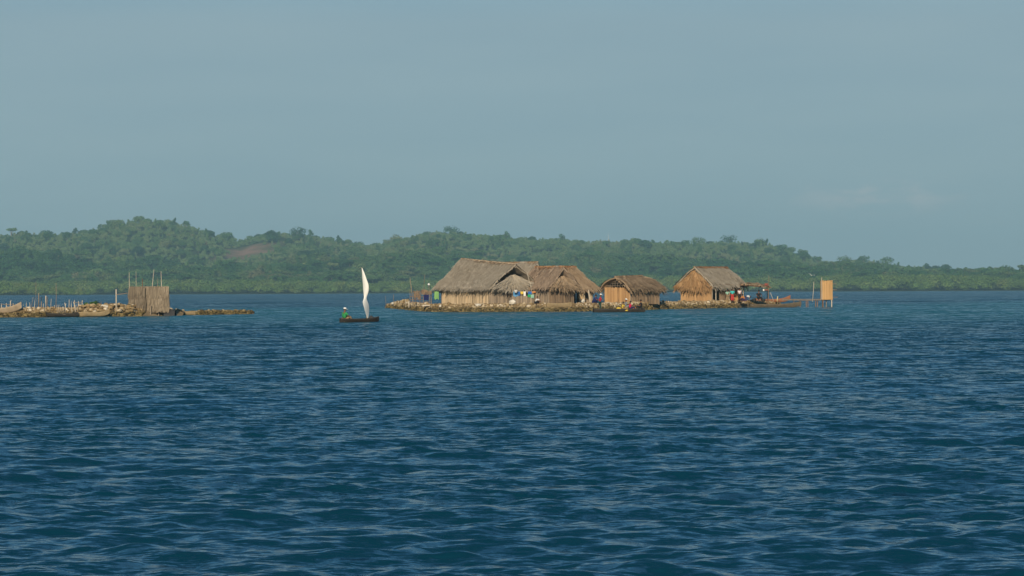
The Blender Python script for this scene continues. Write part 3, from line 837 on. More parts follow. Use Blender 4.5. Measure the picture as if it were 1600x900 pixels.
def cane_wall(p0, p1, z0, z1, pitch=.075, ragged=.06, slope=None, gap=.04):
    mb = MB()
    p0 = Vector((*p0, 0)); p1 = Vector((*p1, 0)); L = (p1 - p0).length
    d = (p1 - p0).normalized(); nr = Vector((-d.y, d.x, 0))
    n = max(2, int(L / pitch))
    for i in range(n):
        if random.random() < gap: continue
        u = (i + .5) / n
        c = p0 + d * (u * L) + nr * U(-.02, .02)
        top = z1 + U(-ragged, ragged)
        if slope: top = slope(u) + U(-ragged, ragged) * .4
        if top - z0 < .05: continue
        r = pitch * U(.46, .62); ln = d * U(-.03, .03)
        mb.tube([c + Vector((0, 0, z0 - .08)), c + ln + Vector((0, 0, top))], r, 6)
    for k in range(2):          # lashed cross rails on the inside
        z = z0 + (z1 - z0) * (.3 + .45 * k)
        mb.tube([p0 + nr * .08 + Vector((0, 0, z)), p1 + nr * .08 + Vector((0, 0, z))], .03, 5)
    return mb

def hut(near_px, Yc, rz, corner, L, W, zg, z_eave, z_ridge, label, mats, ov=.55, ridge=(None, None), ends=('hip', 'hip'), ridge_drop=(0, 0),
        open_front=None, fringe=.35, cap='straw_pale', back_wall=True, size=1.0, eo=.45, hole=.55, bulge=-.16):
    """a thatched cane hut. corner: +1 if the +x front corner is nearest, -1 if the -x one is"""
    c = Vector((xp(near_px, Yc), Yc, zg))
    M3 = Matrix.Rotation(rz, 3, 'Z')
    o = c - M3 @ Vector((corner * L / 2, -W / 2, 0))
    t = empty('thatched_hut', o, rz)
    tag(t, label, 'hut', 'thatched huts on the stony islet')
    he = z_eave - zg; hr = z_ridge - zg
    ra = ridge[0] if ridge[0] is not None else L / 2 + .35
    rb = ridge[1] if ridge[1] is not None else L / 2 + .35
    ew = W / 2 + ov; ex = L / 2 + eo
    tm, wf, wg = mats[0], mats[1], mats[2]
    sk_m = mats[3] if len(mats) > 3 else tm
    za, zb = hr - ridge_drop[0], hr - ridge_drop[1]
    mb = MB()
    thatch(mb, (-ex, -ew, he), (ex, -ew, he), (rb, .02, zb), (-ra, .02, za), fringe=fringe, size=size, bulge=bulge)
    thatch(mb, (ex, ew, he), (-ex, ew, he), (-ra, -.02, za), (rb, -.02, zb), fringe=fringe, size=size, bulge=bulge)
    mb.build('roof', tm, t)
    cb = MB()                 # rough ridge capping, straddling the ridge
    n = int((ra + rb) * 34)
    for _ in range(n):
        u = U(0, 1); x = -ra + (ra + rb) * u; z = za + (zb - za) * u + .05
        s = random.choice((-1, 1)); L_ = U(.3, .65); wd = U(.03, .08)
        sl = math.atan2(hr - he, ew) * U(.7, 1.1)
        d = Vector((U(-.4, .4), s * math.cos(sl), -math.sin(sl))).normalized()
        b0 = Vector((x, -s * .08, z + U(.0, .1))); b1 = b0 + d * L_ + Vector((0, 0, .08)); w_ = Vector((wd, 0, 0))
        cb.add([b0 - w_, b0 + w_, b1 + w_ * .6, b1 - w_ * .6], [(0, 1, 2, 3)])
    cb.tube([(-ra - .05, 0, za + .04), (rb + .05, 0, zb + .04)], .07, 8)
    cb.build('ridge_cap', cap, t)
    for k, s in ((0, -1), (1, 1)):
        rx = (ra if k == 0 else rb) * s; zt = (za, zb)[k]
        if ends[k] == 'hip':
            gb = MB()
            ax = min(abs(rx), L / 2 + .15) - .12
            ap = Vector((s * ax, 0, zt - hole))
            hw = .18
            A = Vector((s * (L / 2 + .62), -s * (ew - .12), he - .05)); B = Vector((s * (L / 2 + .62), s * (ew - .12), he - .05))
            thatch(gb, A, B, ap + Vector((0, s * hw, 0)), ap + Vector((0, -s * hw, 0)), fringe=fringe * 1.3, size=size, lift=.07, bulge=abs(bulge))
            gb.build('gable_skirt', sk_m, t)
        elif ends[k] == 'open':
            gb = MB()             # sticks across the open gable
            xx = s * (L / 2 - .02)
            for j in range(9):
                y = -W / 2 + W * (j + 1) / 10
                zt2 = he + (zt - he) * (1 - abs(y) / ew) - .18
                gb.tube([(xx, y, he - .1), (xx + U(-.02, .02), y * .93, zt2)], .025, 5)
            for z in (.28, .5, .7):
                z2 = he + (zt - he) * z * .9; hw = (W / 2) * (1 - z * .9)
                gb.tube([(xx + s * .04, -hw, z2), (xx + s * .04, hw, z2 + U(-.05, .05))], .025, 5)
            gb.build('gable_lattice', 'wood', t)
        wx = s * L / 2
        cane_wall((wx, -W / 2 * s), (wx, W / 2 * s), 0, he + .08).build('wall', wg, t)
    if open_front is None:
        cane_wall((-L / 2, -W / 2), (L / 2, -W / 2), 0, he + .08).build('wall', wf, t)
    else:
        for a, b, zz in open_front:
            cane_wall((-L / 2 + a * L, -W / 2), (-L / 2 + b * L, -W / 2), 0, zz * he + .05).build('wall', wf, t)
    if back_wall: cane_wall((L / 2, W / 2), (-L / 2, W / 2), 0, he + .08).build('wall', wg, t)
    for sx in (-1, 1):
        for sy in (-1, 1):
            MB().tube([(sx * (L / 2 - .05), sy * (W / 2 + .03), -.15), (sx * (L / 2 - .05), sy * (W / 2 + .03), he + .15)], .07, 7).build('corner_post', 'wood', t)
    return t

def zz(px, py, Y): return at(px, py, Y).z
GZ = .66
# A: the largest hut
YA = yf_main(xp(766, 254)) + 4.6
s = F / YA
hutA = hut(766, YA, R(-45), 1, 78 / s / .707, 70 / s / .707, GZ, zz(766, 449.5, YA), zz(717, 404.5, YA + 6), 'largest thatched hut with a long grey roof and pale cane front wall',
           ('thatch_grey', 'cane_pale', 'cane_grey'), ov=.5, ridge_drop=(0, .62), cap='straw_pale', hole=1.05)
# B: behind A
YB = YA + 8
s = F / YB
hutB = hut(813, YB, R(-42), 1, 5.2, 4.6, GZ, zz(838, 446, YB), zz(822, 410, YB), 'grey thatched hut mostly hidden behind the largest hut, its dark gable peak showing',
           ('thatch_grey', 'cane_grey', 'cane_grey'), ov=.5, cap='straw_pale', hole=1.0)
# C: middle hut with a hooded gable
YC = yf_main(xp(862, 258)) + 7.4
s = F / YC
hutC = hut(858, YC, R(-45), 1, 3.3, 39 / s / .707, GZ, zz(862, 448.5, YC), zz(860, 417, YC + 2), 'brown thatched hut with a shaggy hooded gable behind the beached canoe',
           ('thatch_red', 'cane_grey', 'cane_dark', 'thatch_brown'), ov=.45, cap='straw_rust', hole=.95, fringe=.32)
# D: behind C, to its right
YD = YC + 5.2
s = F / YD
hutD = hut(889, YD, R(38), -1, 3.1, 3.2, GZ, zz(910, 451, YD), zz(890, 417, YD + 1.5), 'rust-ridged hut with a leaning pale door post beside the red-shirted person',
           ('thatch_brown', 'cane_pale', 'cane_grey', 'thatch_brown'), ov=.5, ridge=(1.7, .7), cap='straw_rust', open_front=[(0, .18, 1), (.42, .68, 1), (.86, 1, 1)])
# E: small golden hut with the open gable
YE = yf_main(xp(985, 282)) + 3.2
s = F / YE
hutE = hut(984.5, YE, R(45), -1, 48 / s / .707, 38 / s / .707, GZ, zz(985, 450.5, YE), zz(967, 431, YE + 1), 'small golden hut with an open latticed gable behind the crowded canoe',
           ('thatch_brown', 'cane_dark', 'cane_gold'), ov=.36, ends=('open', 'hip'), cap='thatch_brown', fringe=.5, ridge_drop=(.12, .02), eo=.5, ridge=(None, 48 / s / .707 / 2 - .7), bulge=.26)  # long side wall in darker cane: the eave's shade is put into its colour
# F: the porch hut on the right
YF = yf_main(xp(1112, 302)) + 3.0
s = F / YF
hutF = hut(1112, YF, R(45), -1, 50 / s / .707, 45 / s / .707, GZ, zz(1112, 446.5, YF), zz(1083, 418, YF + 2), 'golden cane hut with a grey roof and an open porch where people stand',
           ('thatch_grey', 'cane_dark', 'cane_gold', 'thatch_gold'), ov=.5, cap='straw_rust', fringe=.6, hole=.3, bulge=.12, open_front=[(.26, .5, .62)], ends=('hip', 'none'))  # darker cane on the porch front colours in the shade under the roof
def porch_extras(t, L, W, he):
    for u in (.04, .5, .98):
        MB().tube([(-L / 2 + u * L, -W / 2 - .45, -.1), (-L / 2 + u * L + .03, -W / 2 - .42, he + .05)], .05, 6).build('porch_post', 'wood_pale', t)
    MB().tube([(-L / 2, -W / 2 - .5, he + .16), (L / 2 + .3, -W / 2 - .5, he + .12)], .05, 6).build('porch_beam', 'wood', t)
    cane_wall((-L / 2 + .1, .2), (L / 2, .2), 0, he + .1).build('partition', 'cane_dark', t)
porch_extras(hutF, 50 / s / .707, 45 / s / .707, zz(1112, 446.5, YF) - GZ)

# ------------------------------------------------------------------ small stick things
def stake(name, pts, Y, r, label, cat='stake', group=None, m='wood', foot=None):
    """a stick through photo points, standing at distance Y"""
    P = [at(px, py, Y) for px, py in pts]
    b = P[0].copy()
    Q = []
    for i, q in enumerate(P):
        Q.append(q - b)
    if len(Q) == 2:
        md = (Q[0] + Q[1]) / 2 + Vector((U(-.04, .04), U(-.04, .04), 0)); Q = [Q[0], md, Q[1]]
    Q[0] = Q[0] - Vector((0, 0, .25))
    o = MB().tube(Q, [r * (1 - .35 * i / (len(Q) - 1)) for i in range(len(Q))], 6).build(name, m, None, True, b)
    tag(o, label, cat, group)
    return o

GS = 'stakes planted on the left islet'
YL = 218
short = 'short weathered stake in the crowded row on the left islet'
for x, a, b, r in [(41, 470, 479, .03), (46, 472.5, 480, .03), (54, 465, 481, .035), (68, 474, 482, .03), (80, 467, 483, .03), (92, 476, 484, .04), (95, 477, 484, .03), (98, 475, 484, .035),
                   (101, 473, 484, .045), (103, 474, 484, .03), (108, 468, 483, .04), (111.5, 471, 484, .045), (119, 476, 483, .03), (122, 475, 483, .03), (36, 474, 480, .03), (85, 477, 484, .03), (89, 476, 484, .03), (125, 474, 482, .03), (28, 472, 480, .03)]:
    stake('stake', [(x + U(-1, 1), b), (x, a)], YL + U(-1.8, 1.0), r * .95, short, group=GS, m='wood_pale')
stake('stake', [(64, 483), (64.3, 464)], YL, .06, 'thick brown stake right of the tallest pair on the left islet', group=GS, m='wood')
stake('stake', [(60, 483), (60.4, 458)], YL + .6, .065, 'thick pale stake with a tapered tip on the left islet', group=GS, m='wood')
stake('stake', [(72, 484), (71.6, 462)], YL, .065, 'left of two thick stakes standing close together on the left islet', group=GS, m='wood_pale')
stake('stake', [(74, 484), (73.6, 463.5)], YL + .3, .05, 'right of two thick stakes standing close together on the left islet', group=GS)
stake('stake', [(57, 480), (56, 440)], YL + 1, .018, 'thin tall twig left of the thick stakes on the left islet', group=GS)
stake('stake', [(87, 482), (87.5, 442)], YL + .5, .03, 'tallest slim pole standing among the stakes of the left islet', group=GS)
stake('stake', [(49, 477), (52, 464)], YL, .025, 'leaning stake at the left of the stake cluster', group=GS)
stake('stake', [(117.5, 483), (114.8, 471.5)], YL - .5, .045, 'slanting pale stake at the right end of the stake row', group=GS, m='wood_pale')
stake('stake', [(158, 481), (158, 471)], YL + 2, .03, 'slim stake between the green bush and the tall post', group=GS)
stake('stake', [(153.5, 481), (153.5, 474)], YL + 2, .022, 'shortest stake right of the green bush', group=GS)
# forked stick at the left
fk = MB().tube([(0, 0, -.2), (.02, 0, .4), (-.03, 0, .62)], [.05, .045, .02], 6); fk.tube([(.02, 0, .38), (.08, .02, .55)], [.03, .015], 5)
fo = fk.build('forked_stake', 'wood_pale', None, True, at(16, 479, YL + 1)); tag(fo, 'pale forked stick behind the big beached canoe', 'stake', GS)
def rail_fence(pxs, top, rail, Y, label):
    b = at(pxs[0], 483, Y); t = empty('stick_fence', b); tag(t, label, 'fence')
    for x in pxs:
        q0 = at(x, 483, Y) - b; q1 = at(x + U(-.5, .5), top + U(-.5, 1), Y) - b
        MB().tube([q0 - Vector((0, 0, .2)), (q0 + q1) / 2, q1], [.045, .04, .03], 6).build('post', 'wood_pale', t)
    q0 = at(pxs[0] - 1, rail, Y) - b; q1 = at(pxs[-1] + 1, rail + .4, Y) - b
    MB().tube([q0 + Vector((0, -.06, 0)), (q0 + q1) / 2 + Vector((0, -.06, -.04)), q1 + Vector((0, -.06, 0))], .025, 6).build('rail', 'wood', t)
rail_fence([116, 123, 128.3], 469.5, 472.3, YL + 1.5, 'low stick fence with one rail left of the green bush')
rail_fence([2, 10, 21], 473.5, 475, YL + 3, 'low stick rail behind the big beached canoe')

# bush
bt = empty('bush', at(145, 480, YL + 1.5)); tag(bt, 'small dark green bush on the left islet rubble', 'bush')
bb = MB(); leaf_cloud(bb, [(0, 0, .25, .28, .8), (-.55, .1, .2, .25, .7), (.3, 0, .3, .25, .9), (-.9, 0, .1, .2, .6)], 420, .07); 
M['bush'] = mat('bush_leaf', (.03, .075, .02), (.07, .14, .03), island=.8)
bb.build('foliage', 'bush', bt); MB().tube([(0, 0, -.3), (0, 0, .2)], [.05, .03], 5).build('stem', 'bark', bt)

# tall post with cross bar beside the straw latrine
ct = empty('crossbar_post', at(181.8, 481, 219)); tag(ct, 'tall pale post with a slanting crossbar left of the straw screen', 'post')
b = ct.location
MB().tube([Vector((0, 0, -.3)), at(181.6, 466, 219) - b, at(181.4, 452, 219) - b], [.065, .055, .045], 7).build('post', 'wood_pale', ct, True)
MB().tube([at(181.6, 460.5, 218.9) - b, at(199, 458, 218.9) - b], .03, 6).build('crossbar', 'wood', ct)

# ------------------------------------------------------------------ straw screen latrine
def straw_panel(A, B, z0, z1, n=900, thick=.12, core=True):
    """hanging straw screen from A to B (ground plan), ragged at its foot"""
    mb = MB(); A = Vector((*A, 0)); B = Vector((*B, 0)); d = (B - A).normalized(); nr = Vector((d.y, -d.x, 0)); L = (B - A).length
    if core: mb.box((A + B) / 2 + Vector((0, 0, (z0 + z1) / 2 + .1)), (L, thick * .5, z1 - z0 - .2), Matrix.Rotation(math.atan2(d.y, d.x), 3, 'Z'))
    for _ in range(n):
        u = U(0, L); tier = random.choice((0, 0, 1, 1, 2))
        zt = z1 - tier * (z1 - z0) * .33 + U(-.12, .06); ln = (z1 - z0) * U(.3, .5) if tier < 2 else (zt - z0) * U(.75, 1.12)
        w_ = U(.015, .04); off = U(.02, thick) * random.choice((1, 1, -1))
        t0 = A + d * u + nr * off * .6 + Vector((0, 0, zt)); b1 = A + d * (u + U(-.12, .12)) + nr * (off + U(0, .08)) + Vector((0, 0, zt - ln))
        mb.add([t0 - d * w_, t0 + d * w_, b1 + d * w_ * .6, b1 - d * w_ * .6], [(0, 1, 2, 3)])
    return mb
YT = yf_left(xp(225, 217)) + .25
bl = wat(231, 493.5, 0); bl = Vector((xp(231, YT), YT, 0))
lat = empty('straw_latrine', bl); tag(lat, 'straw-screened latrine on stilts with bare poles sticking up, at the left islet end', 'latrine')
lx = lambda px, Y=None: xp(px, Y or YT) - bl.x
z0 = zz(230, 487.5, YT); z1 = zz(230, 448.5, YT)
straw_panel((lx(199.5), 1.0), (lx(227), -.3), z0, z1, 1500).build('straw_screen', 'latrine', lat)
straw_panel((lx(225.5), .12), (lx(263), .25), z0, z1, 1800).build('straw_screen', 'latrine', lat)
straw_panel((lx(263), .3), (lx(258), 2.4), z0, z1, 700).build('straw_screen', 'latrine', lat)
straw_panel((lx(200), 1.0), (lx(206), 2.6), z0, z1, 500).build('straw_screen', 'latrine', lat)
for x0_, x1_, yt, yb, r, m_, dy in [(202.8, 201.9, 425.5, 470, .035, 'wood_pale', .9), (213.5, 212.5, 424, 470, .022, 'wood_pale', .9), (222.5, 222.3, 435, 470, .05, 'wood_brown', .7), (236, 240.6, 421, 470, .035, 'wood_pale', .8), (245.6, 245.8, 434.5, 470, .028, 'wood', .9), (254.6, 251.6, 424, 470, .045, 'wood_pale', .6)]:
    p0 = at(x0_, yb, YT + dy) - bl; p1 = at(x1_, yt, YT + dy) - bl
    MB().tube([p0, (p0 + p1) / 2 + Vector((U(-.05, .05), 0, 0)), p1], [r * .9, r * .75, r * .5], 6).build('pole', m_, lat)
for px, dy in ((204, .9), (211, .5), (217, .2), (224.5, -.5), (235.5, -.2), (247, .4), (260, .4), (208, 2.2), (256, 2.2)):
    MB().tube([(lx(px), dy, -.5), (lx(px) + U(-.04, .04), dy, z0 + .6)], .05, 6).build('leg', 'wood', lat)
MB().box((lx(231), 1.3, z0 + .12), (3.1, 1.8, .08)).build('floor', 'wood', lat)
# dark tarp heap and straw bundle on top
tp = MB()
vs = []
for i in range(9):
    for j in range(5):
        u, v = i / 8, j / 4
        vs.append((lx(255) + (lx(272) - lx(255)) * u, .2 + 1.2 * v, (.62 * (1 - .45 * u) + U(-.05, .05)) if 0 < j < 4 else -.15))
tp.add(vs, [(i * 5 + j, (i + 1) * 5 + j, (i + 1) * 5 + j + 1, i * 5 + j + 1) for i in range(8) for j in range(4)])
tag(tp.build('tarpaulin', 'tarp', None, True, bl + Vector((0, 0, .12))), 'black tarpaulin heap at the foot of the straw screen', 'tarpaulin')

# ------------------------------------------------------------------ canoes
def canoe(name, loc, rz, L, B, D, rb, rs, m, label, group, seats=(), pitch=0.0, roll=0.0, trim=None):
    t = empty(name, loc, rz); t.rotation_euler = (roll, pitch, rz)
    tag(t, label, 'canoe', group)
    mb = MB(); n = 28; pr = 8
    def sec(u, inner):
        a = abs(u); hb = max(.025, B / 2 * (1 - a ** 2.6) ** .75)
        rise = rb if u > 0 else rs
        zk = rise * a ** 5 * .85; zs = D + rise * a ** 3
        if inner: hb = max(.008, hb - .045); zk += .07
        pts = []
        for k in range(2 * pr + 1):
            w_ = -1 + k / pr
            zf = abs(w_) ** 2.4
            yy = hb * math.copysign(abs(w_) ** .75, w_)
            pts.append(Vector((u * L / 2, yy, zk + (zs - zk) * zf)))
        return pts
    m1 = 2 * pr + 1
    vs = []; fs = []
    for inner in (0, 1):
        for i in range(n + 1):
            u = -1 + 2 * i / n
            if inner: u *= .97
            vs += sec(u, inner)
    o2 = (n + 1) * m1
    for i in range(n):
        for k in range(m1 - 1):
            fs.append((i * m1 + k, (i + 1) * m1 + k, (i + 1) * m1 + k + 1, i * m1 + k + 1))
            fs.append((o2 + i * m1 + k + 1, o2 + (i + 1) * m1 + k + 1, o2 + (i + 1) * m1 + k, o2 + i * m1 + k))
        for k, fl in ((0, 0), (m1 - 1, 1)):
            q = (i * m1 + k, o2 + i * m1 + k, o2 + (i + 1) * m1 + k, (i + 1) * m1 + k)
            fs.append(q if not fl else q[::-1])
    for i in (0, n):
        for k in range(m1 - 1):
            fs.append((i * m1 + k, i * m1 + k + 1, o2 + i * m1 + k + 1, o2 + i * m1 + k))
    mb.add(vs, fs)
    mb.build('hull', m, t, True)
    for sx in seats:
        u = sx * 2 / L; hb = B / 2 * (1 - abs(u) ** 2.6) ** .75
        MB().box((sx, 0, D * .72), (.22, hb * 1.8, .04)).build('seat', trim or 'wood', t)
    return t
GC = 'dugout canoes around the islets'
def ground_l(px, Y): return gz_left(xp(px, Y), Y)
yc = yf_left(xp(10, 215)) + .9
canoe('dugout_canoe', (xp(-14, yc), yc, zz(0, 491.5, yc)), R(4), 5.2, .85, .46, .45, .3, 'hull_grey', 'large grey-tan canoe beached at the left edge, bow pointing right', GC, (-.8, .6), pitch=R(-4))
yc = yf_left(xp(97, 215)) - .55
canoe('dugout_canoe', (xp(97, yc), yc, .02), R(2), 2.75, .6, .3, .12, .1, 'hull_dark', 'low dark canoe lying in front of the stakes', GC, (.2,))
yc = yf_left(xp(146, 215)) - .5
canoe('dugout_canoe', (xp(145, yc), yc, .04), R(3), 2.8, .65, .36, .32, .08, 'hull_tan', 'tan canoe with a raised bow below the stone heap', GC, (-.4, .5))
yc = yf_tail(xp(287, 228)) - .45
canoe('dugout_canoe', (xp(285, yc), yc, .02), R(-2), 2.3, .6, .32, .05, .05, 'hull_tan', 'short blunt tan canoe right of the black tarpaulin', GC, (.2,))
yc = yf_main(xp(872, 258)) + 1.1
canoe('dugout_canoe', (xp(873, yc), yc, zz(873, 480.5, yc)), R(-3), 2.5, .7, .42, .06, .06, 'hull_tan', 'blunt tan canoe beached in front of the hooded brown hut', GC, (-.3, .4))
yc = yf_main(xp(1152, 300)) - .7
dkY = yc
canoe('dugout_canoe', (xp(1200, yc), yc, -.06), R(0), 104 / (F / yc), .85, .46, .32, .12, 'hull_brown', 'long dark canoe moored below the lean-to', GC, (-1.8, -.4, 1.2))
yc = yf_main(xp(1205, 305)) + 2.2
canoe('dugout_canoe', (xp(1207, yc), yc, zz(1207, 472.5, yc)), R(3), 4.3, .8, .40, .50, .1, 'hull_red', 'reddish canoe with a sharp upswept bow drawn up beside the lean-to', GC, (-.5, .8))
yc = yf_main(xp(672, 258)) + 1.3
pl = MB(); 
for k in range(4): pl.box((U(-.1, .1), k * .24, .03 + k * .02), (1.5, .2, .05), Matrix.Rotation(U(-.06, .06), 3, 'Z'))
tag(pl.build('plank_stack', 'plank_pale', None, False, (xp(671, yc), yc, zz(671, 478, yc))), 'pale planks lying on the shore left of the largest hut', 'planks')

# ------------------------------------------------------------------ people
def skin_mesh(name, verts, edges, radii, ms, parent, sub=1, extra=None):
    me = bpy.data.meshes.new('tmp'); me.from_pydata([tuple(v) for v in verts], edges, [])
    o = bpy.data.objects.new('tmp', me); COL.objects.link(o)
    md = o.modifiers.new('s', 'SKIN'); md.use_smooth_shade = True
    for i, r in enumerate(radii):
        sv = me.skin_vertices[0].data[i]; sv.radius = r if hasattr(r, '__len__') else (r, r); sv.use_root = (i == 0)
    ss = o.modifiers.new('u', 'SUBSURF'); ss.levels = sub; ss.render_levels = sub
    dg = bpy.context.evaluated_depsgraph_get(); dg.update()
    m2 = bpy.data.meshes.new_from_object(o.evaluated_get(dg))
    bpy.data.objects.remove(o); bpy.data.meshes.remove(me)
    m2.name = name; m2.materials.clear(); m2.materials.append(M[ms])
    if extra:
        mb = MB(); mb.v = [tuple(v.co) for v in m2.vertices]; mb.f = [tuple(p.vertices) for p in m2.polygons]; mb.mi = [0] * len(mb.f)
        extra(mb); m2 = mb.mesh(name, ms, True)
    ob = bpy.data.objects.new(name, m2); COL.objects.link(ob)
    if parent: ob.parent = parent
    return ob

POSE = {
 'stand': dict(pel=(0, 0, .52), che=(0, 0, .70), nec=(0, 0, .83), hd=(0, -.012, .93), sh=(.115, 0, .80), el=(.15, .01, .64), ha=(.14, -.07, .50), hip=(.055, 0, .50), kn=(.06, -.015, .28), an=(.06, .01, .045), to=(.068, -.08, .015)),
 'pole': dict(pel=(0, 0, .52), che=(0, -.02, .70), nec=(0, -.03, .83), hd=(0, -.05, .93), sh=(.115, -.02, .80), el=(.13, -.10, .68), ha=(.06, -.22, .64), hip=(.055, 0, .50), kn=(.07, -.03, .28), an=(.08, .0, .045), to=(.09, -.085, .015)),
 'sit': dict(pel=(0, 0, .10), che=(0, .01, .28), nec=(0, -.01, .41), hd=(0, -.025, .51), sh=(.115, 0, .38), el=(.16, -.08, .25), ha=(.09, -.22, .22), hip=(.06, -.01, .09), kn=(.08, -.21, .23), an=(.07, -.34, .05), to=(.07, -.42, .04)),
 'chair': dict(pel=(0, 0, .28), che=(0, .01, .46), nec=(0, -.01, .59), hd=(0, -.025, .69), sh=(.115, 0, .56), el=(.18, -.06, .43), ha=(.13, -.2, .36), hip=(.06, -.01, .27), kn=(.10, -.24, .28), an=(.09, -.22, .05), to=(.10, -.31, .015)),
 'bend': dict(pel=(0, .12, .48), che=(0, -.06, .54), nec=(0, -.18, .50), hd=(0, -.27, .46), sh=(.11, -.16, .50), el=(.12, -.19, .34), ha=(.09, -.24, .20), hip=(.055, .11, .46), kn=(.07, .02, .27), an=(.07, .09, .045), to=(.075, 0, .015)),
 'crouch': dict(pel=(0, .09, .15), che=(0, .0, .32), nec=(0, -.05, .44), hd=(0, -.075, .535), sh=(.11, -.04, .41), el=(.14, -.17, .3), ha=(.08, -.27, .25), hip=(.06, .08, .15), kn=(.1, -.17, .29), an=(.08, -.04, .045), to=(.085, -.13, .015)),
}
def person(loc, rz, pose, H, label, shirt, legs, hat=None, group=None, sleeve=.5, skirt=False):
    t = empty('person', loc, rz); tag(t, label, 'person', group)
    P = {k: Vector(v) * H for k, v in POSE[pose].items()}
    mir = lambda v: Vector((-v.x, v.y, v.z))
    P['hd'] = P['hd'] - (P['hd'] - P['nec']).normalized() * .016 * H
    nec, hd = P['nec'], P['hd']
    up = (hd - nec).normalized(); fw = Vector((0, -1, 0)); fw = (fw - up * fw.dot(up)).normalized()
    V = [P['pel'], P['che'], nec, hd, hd + up * .045 * H]
    Rr = [.072 * H, (.085 * H, .062 * H), .032 * H, .052 * H, .042 * H]
    E = [(0, 1), (1, 2), (2, 3), (3, 4)]
    hands = []
    for f in (lambda v: v, mir):
        b = len(V); V += [f(P['sh']), f(P['el']), f(P['ha']), f(P['ha']) + (f(P['ha']) - f(P['el'])).normalized() * .045 * H]
        Rr += [.036 * H, .026 * H, .018 * H, .02 * H]; E += [(1, b), (b, b + 1), (b + 1, b + 2), (b + 2, b + 3)]
        hands.append((V[b + 3], (V[b + 3] - V[b + 2]).normalized()))
        b = len(V); V += [f(P['hip']), f(P['kn']), f(P['an']), f(P['to'])]
        Rr += [.052 * H, .036 * H, .024 * H, .022 * H]; E += [(0, b), (b, b + 1), (b + 1, b + 2), (b + 2, b + 3)]
    def extra(mb):
        for (h, d) in hands:         # four fingers and a thumb closing a little
            a = d.cross(fw); a = a.normalized() if a.length > .01 else Vector((1, 0, 0)); cu = a.cross(d)
            for k in range(4):
                q = h + a * (k - 1.5) * .0095 * H; ln = (.036, .043, .040, .031)[k] * H
                mb.tube([q - d * .015 * H, q + d * ln * .6, q + d * ln * .9 + cu * ln * .45], [.0055 * H, .005 * H, .004 * H], 5)
            q = h + a * .018 * H - d * .02 * H
            mb.tube([q, q + a * .012 * H + d * .02 * H, q + a * .008 * H + d * .036 * H + cu * .01 * H], [.006 * H, .0055 * H, .004 * H], 5)
        c = hd + up * .008 * H
        mb.tube([c + fw * .045 * H + up * .012 * H, c + fw * .066 * H - up * .008 * H], [.006 * H, .011 * H], 6)          # nose
        sd = up.cross(fw)
        for s_ in (-1, 1):
            mb.lathe([(.001, -.008 * H), (.012 * H, -.004 * H), (.014 * H, .006 * H), (.004 * H, .014 * H)], 6, c=c + sd * s_ * .052 * H)   # ears
    skin_mesh('body', V, E, Rr, 'skin', t, 1, extra)
    # shirt
    V = [P['pel'] + (P['che'] - P['pel']) * .05, P['che'], nec - up * .03 * H]; Rr = [.096 * H, (.112 * H, .09 * H), .052 * H]; E = [(0, 1), (1, 2)]
    for f in (lambda v: v, mir):
        b = len(V); s_, e_ = f(P['sh']), f(P['el']); V += [s_, s_ + (e_ - s_) * (sleeve * 1.8)]; Rr += [.05 * H, .042 * H]; E += [(1, b), (b, b + 1)]
    skin_mesh('shirt', V, E, Rr, shirt, t, 1)
    V = [P['pel']]; Rr = [.088 * H]; E = []
    for f in (lambda v: v, mir):
        b = len(V); h_, k_, a_ = f(P['hip']), f(P['kn']), f(P['an'])
        V += [h_, k_, k_ + (a_ - k_) * .8]; Rr += [.066 * H, .052 * H if not skirt else .075 * H, .042 * H if not skirt else .08 * H]; E += [(0, b), (b, b + 1), (b + 1, b + 2)]
    skin_mesh('skirt' if skirt else 'trousers', V, E, Rr, legs, t, 1)
    # hair and hat
    q = up.to_track_quat('Z', 'Y').to_matrix()
    c = hd + up * .015 * H
    hb = MB(); hb.lathe([(.001, .078 * H), (.03 * H, .072 * H), (.052 * H, .052 * H), (.06 * H, .02 * H), (.056 * H, -.01 * H)], 12)
    hb.v = [tuple(q @ Vector(v) + c - fw * .010 * H) for v in hb.v]; hb.build('hair', 'hair', t, True)
    if hat:
        kb = MB(); kb.lathe([(.001, .092 * H), (.04 * H, .085 * H), (.064 * H, .06 * H), (.070 * H, .022 * H), (.066 * H, .02 * H)], 14)
        kb.box((0, 0, .024 * H), (.09 * H, .01 * H, .008 * H))
        kb.v = [tuple(q @ Vector(v) + c - fw * .006 * H) for v in kb.v]
        bb_ = [c + fw * .05 * H + sd_ * .05 * H + up * .022 * H for sd_ in (up.cross(fw), -up.cross(fw))]
        tip_ = [x + fw * .07 * H - up * .008 * H for x in bb_]
        allv = bb_ + tip_[::-1]; kb.add(allv + [x + up * .008 * H for x in allv], [(0, 1, 2, 3), (7, 6, 5, 4), (0, 4, 5, 1), (1, 5, 6, 2), (2, 6, 7, 3), (3, 7, 4, 0)])
        kb.build('cap', hat, t, True)
    return t

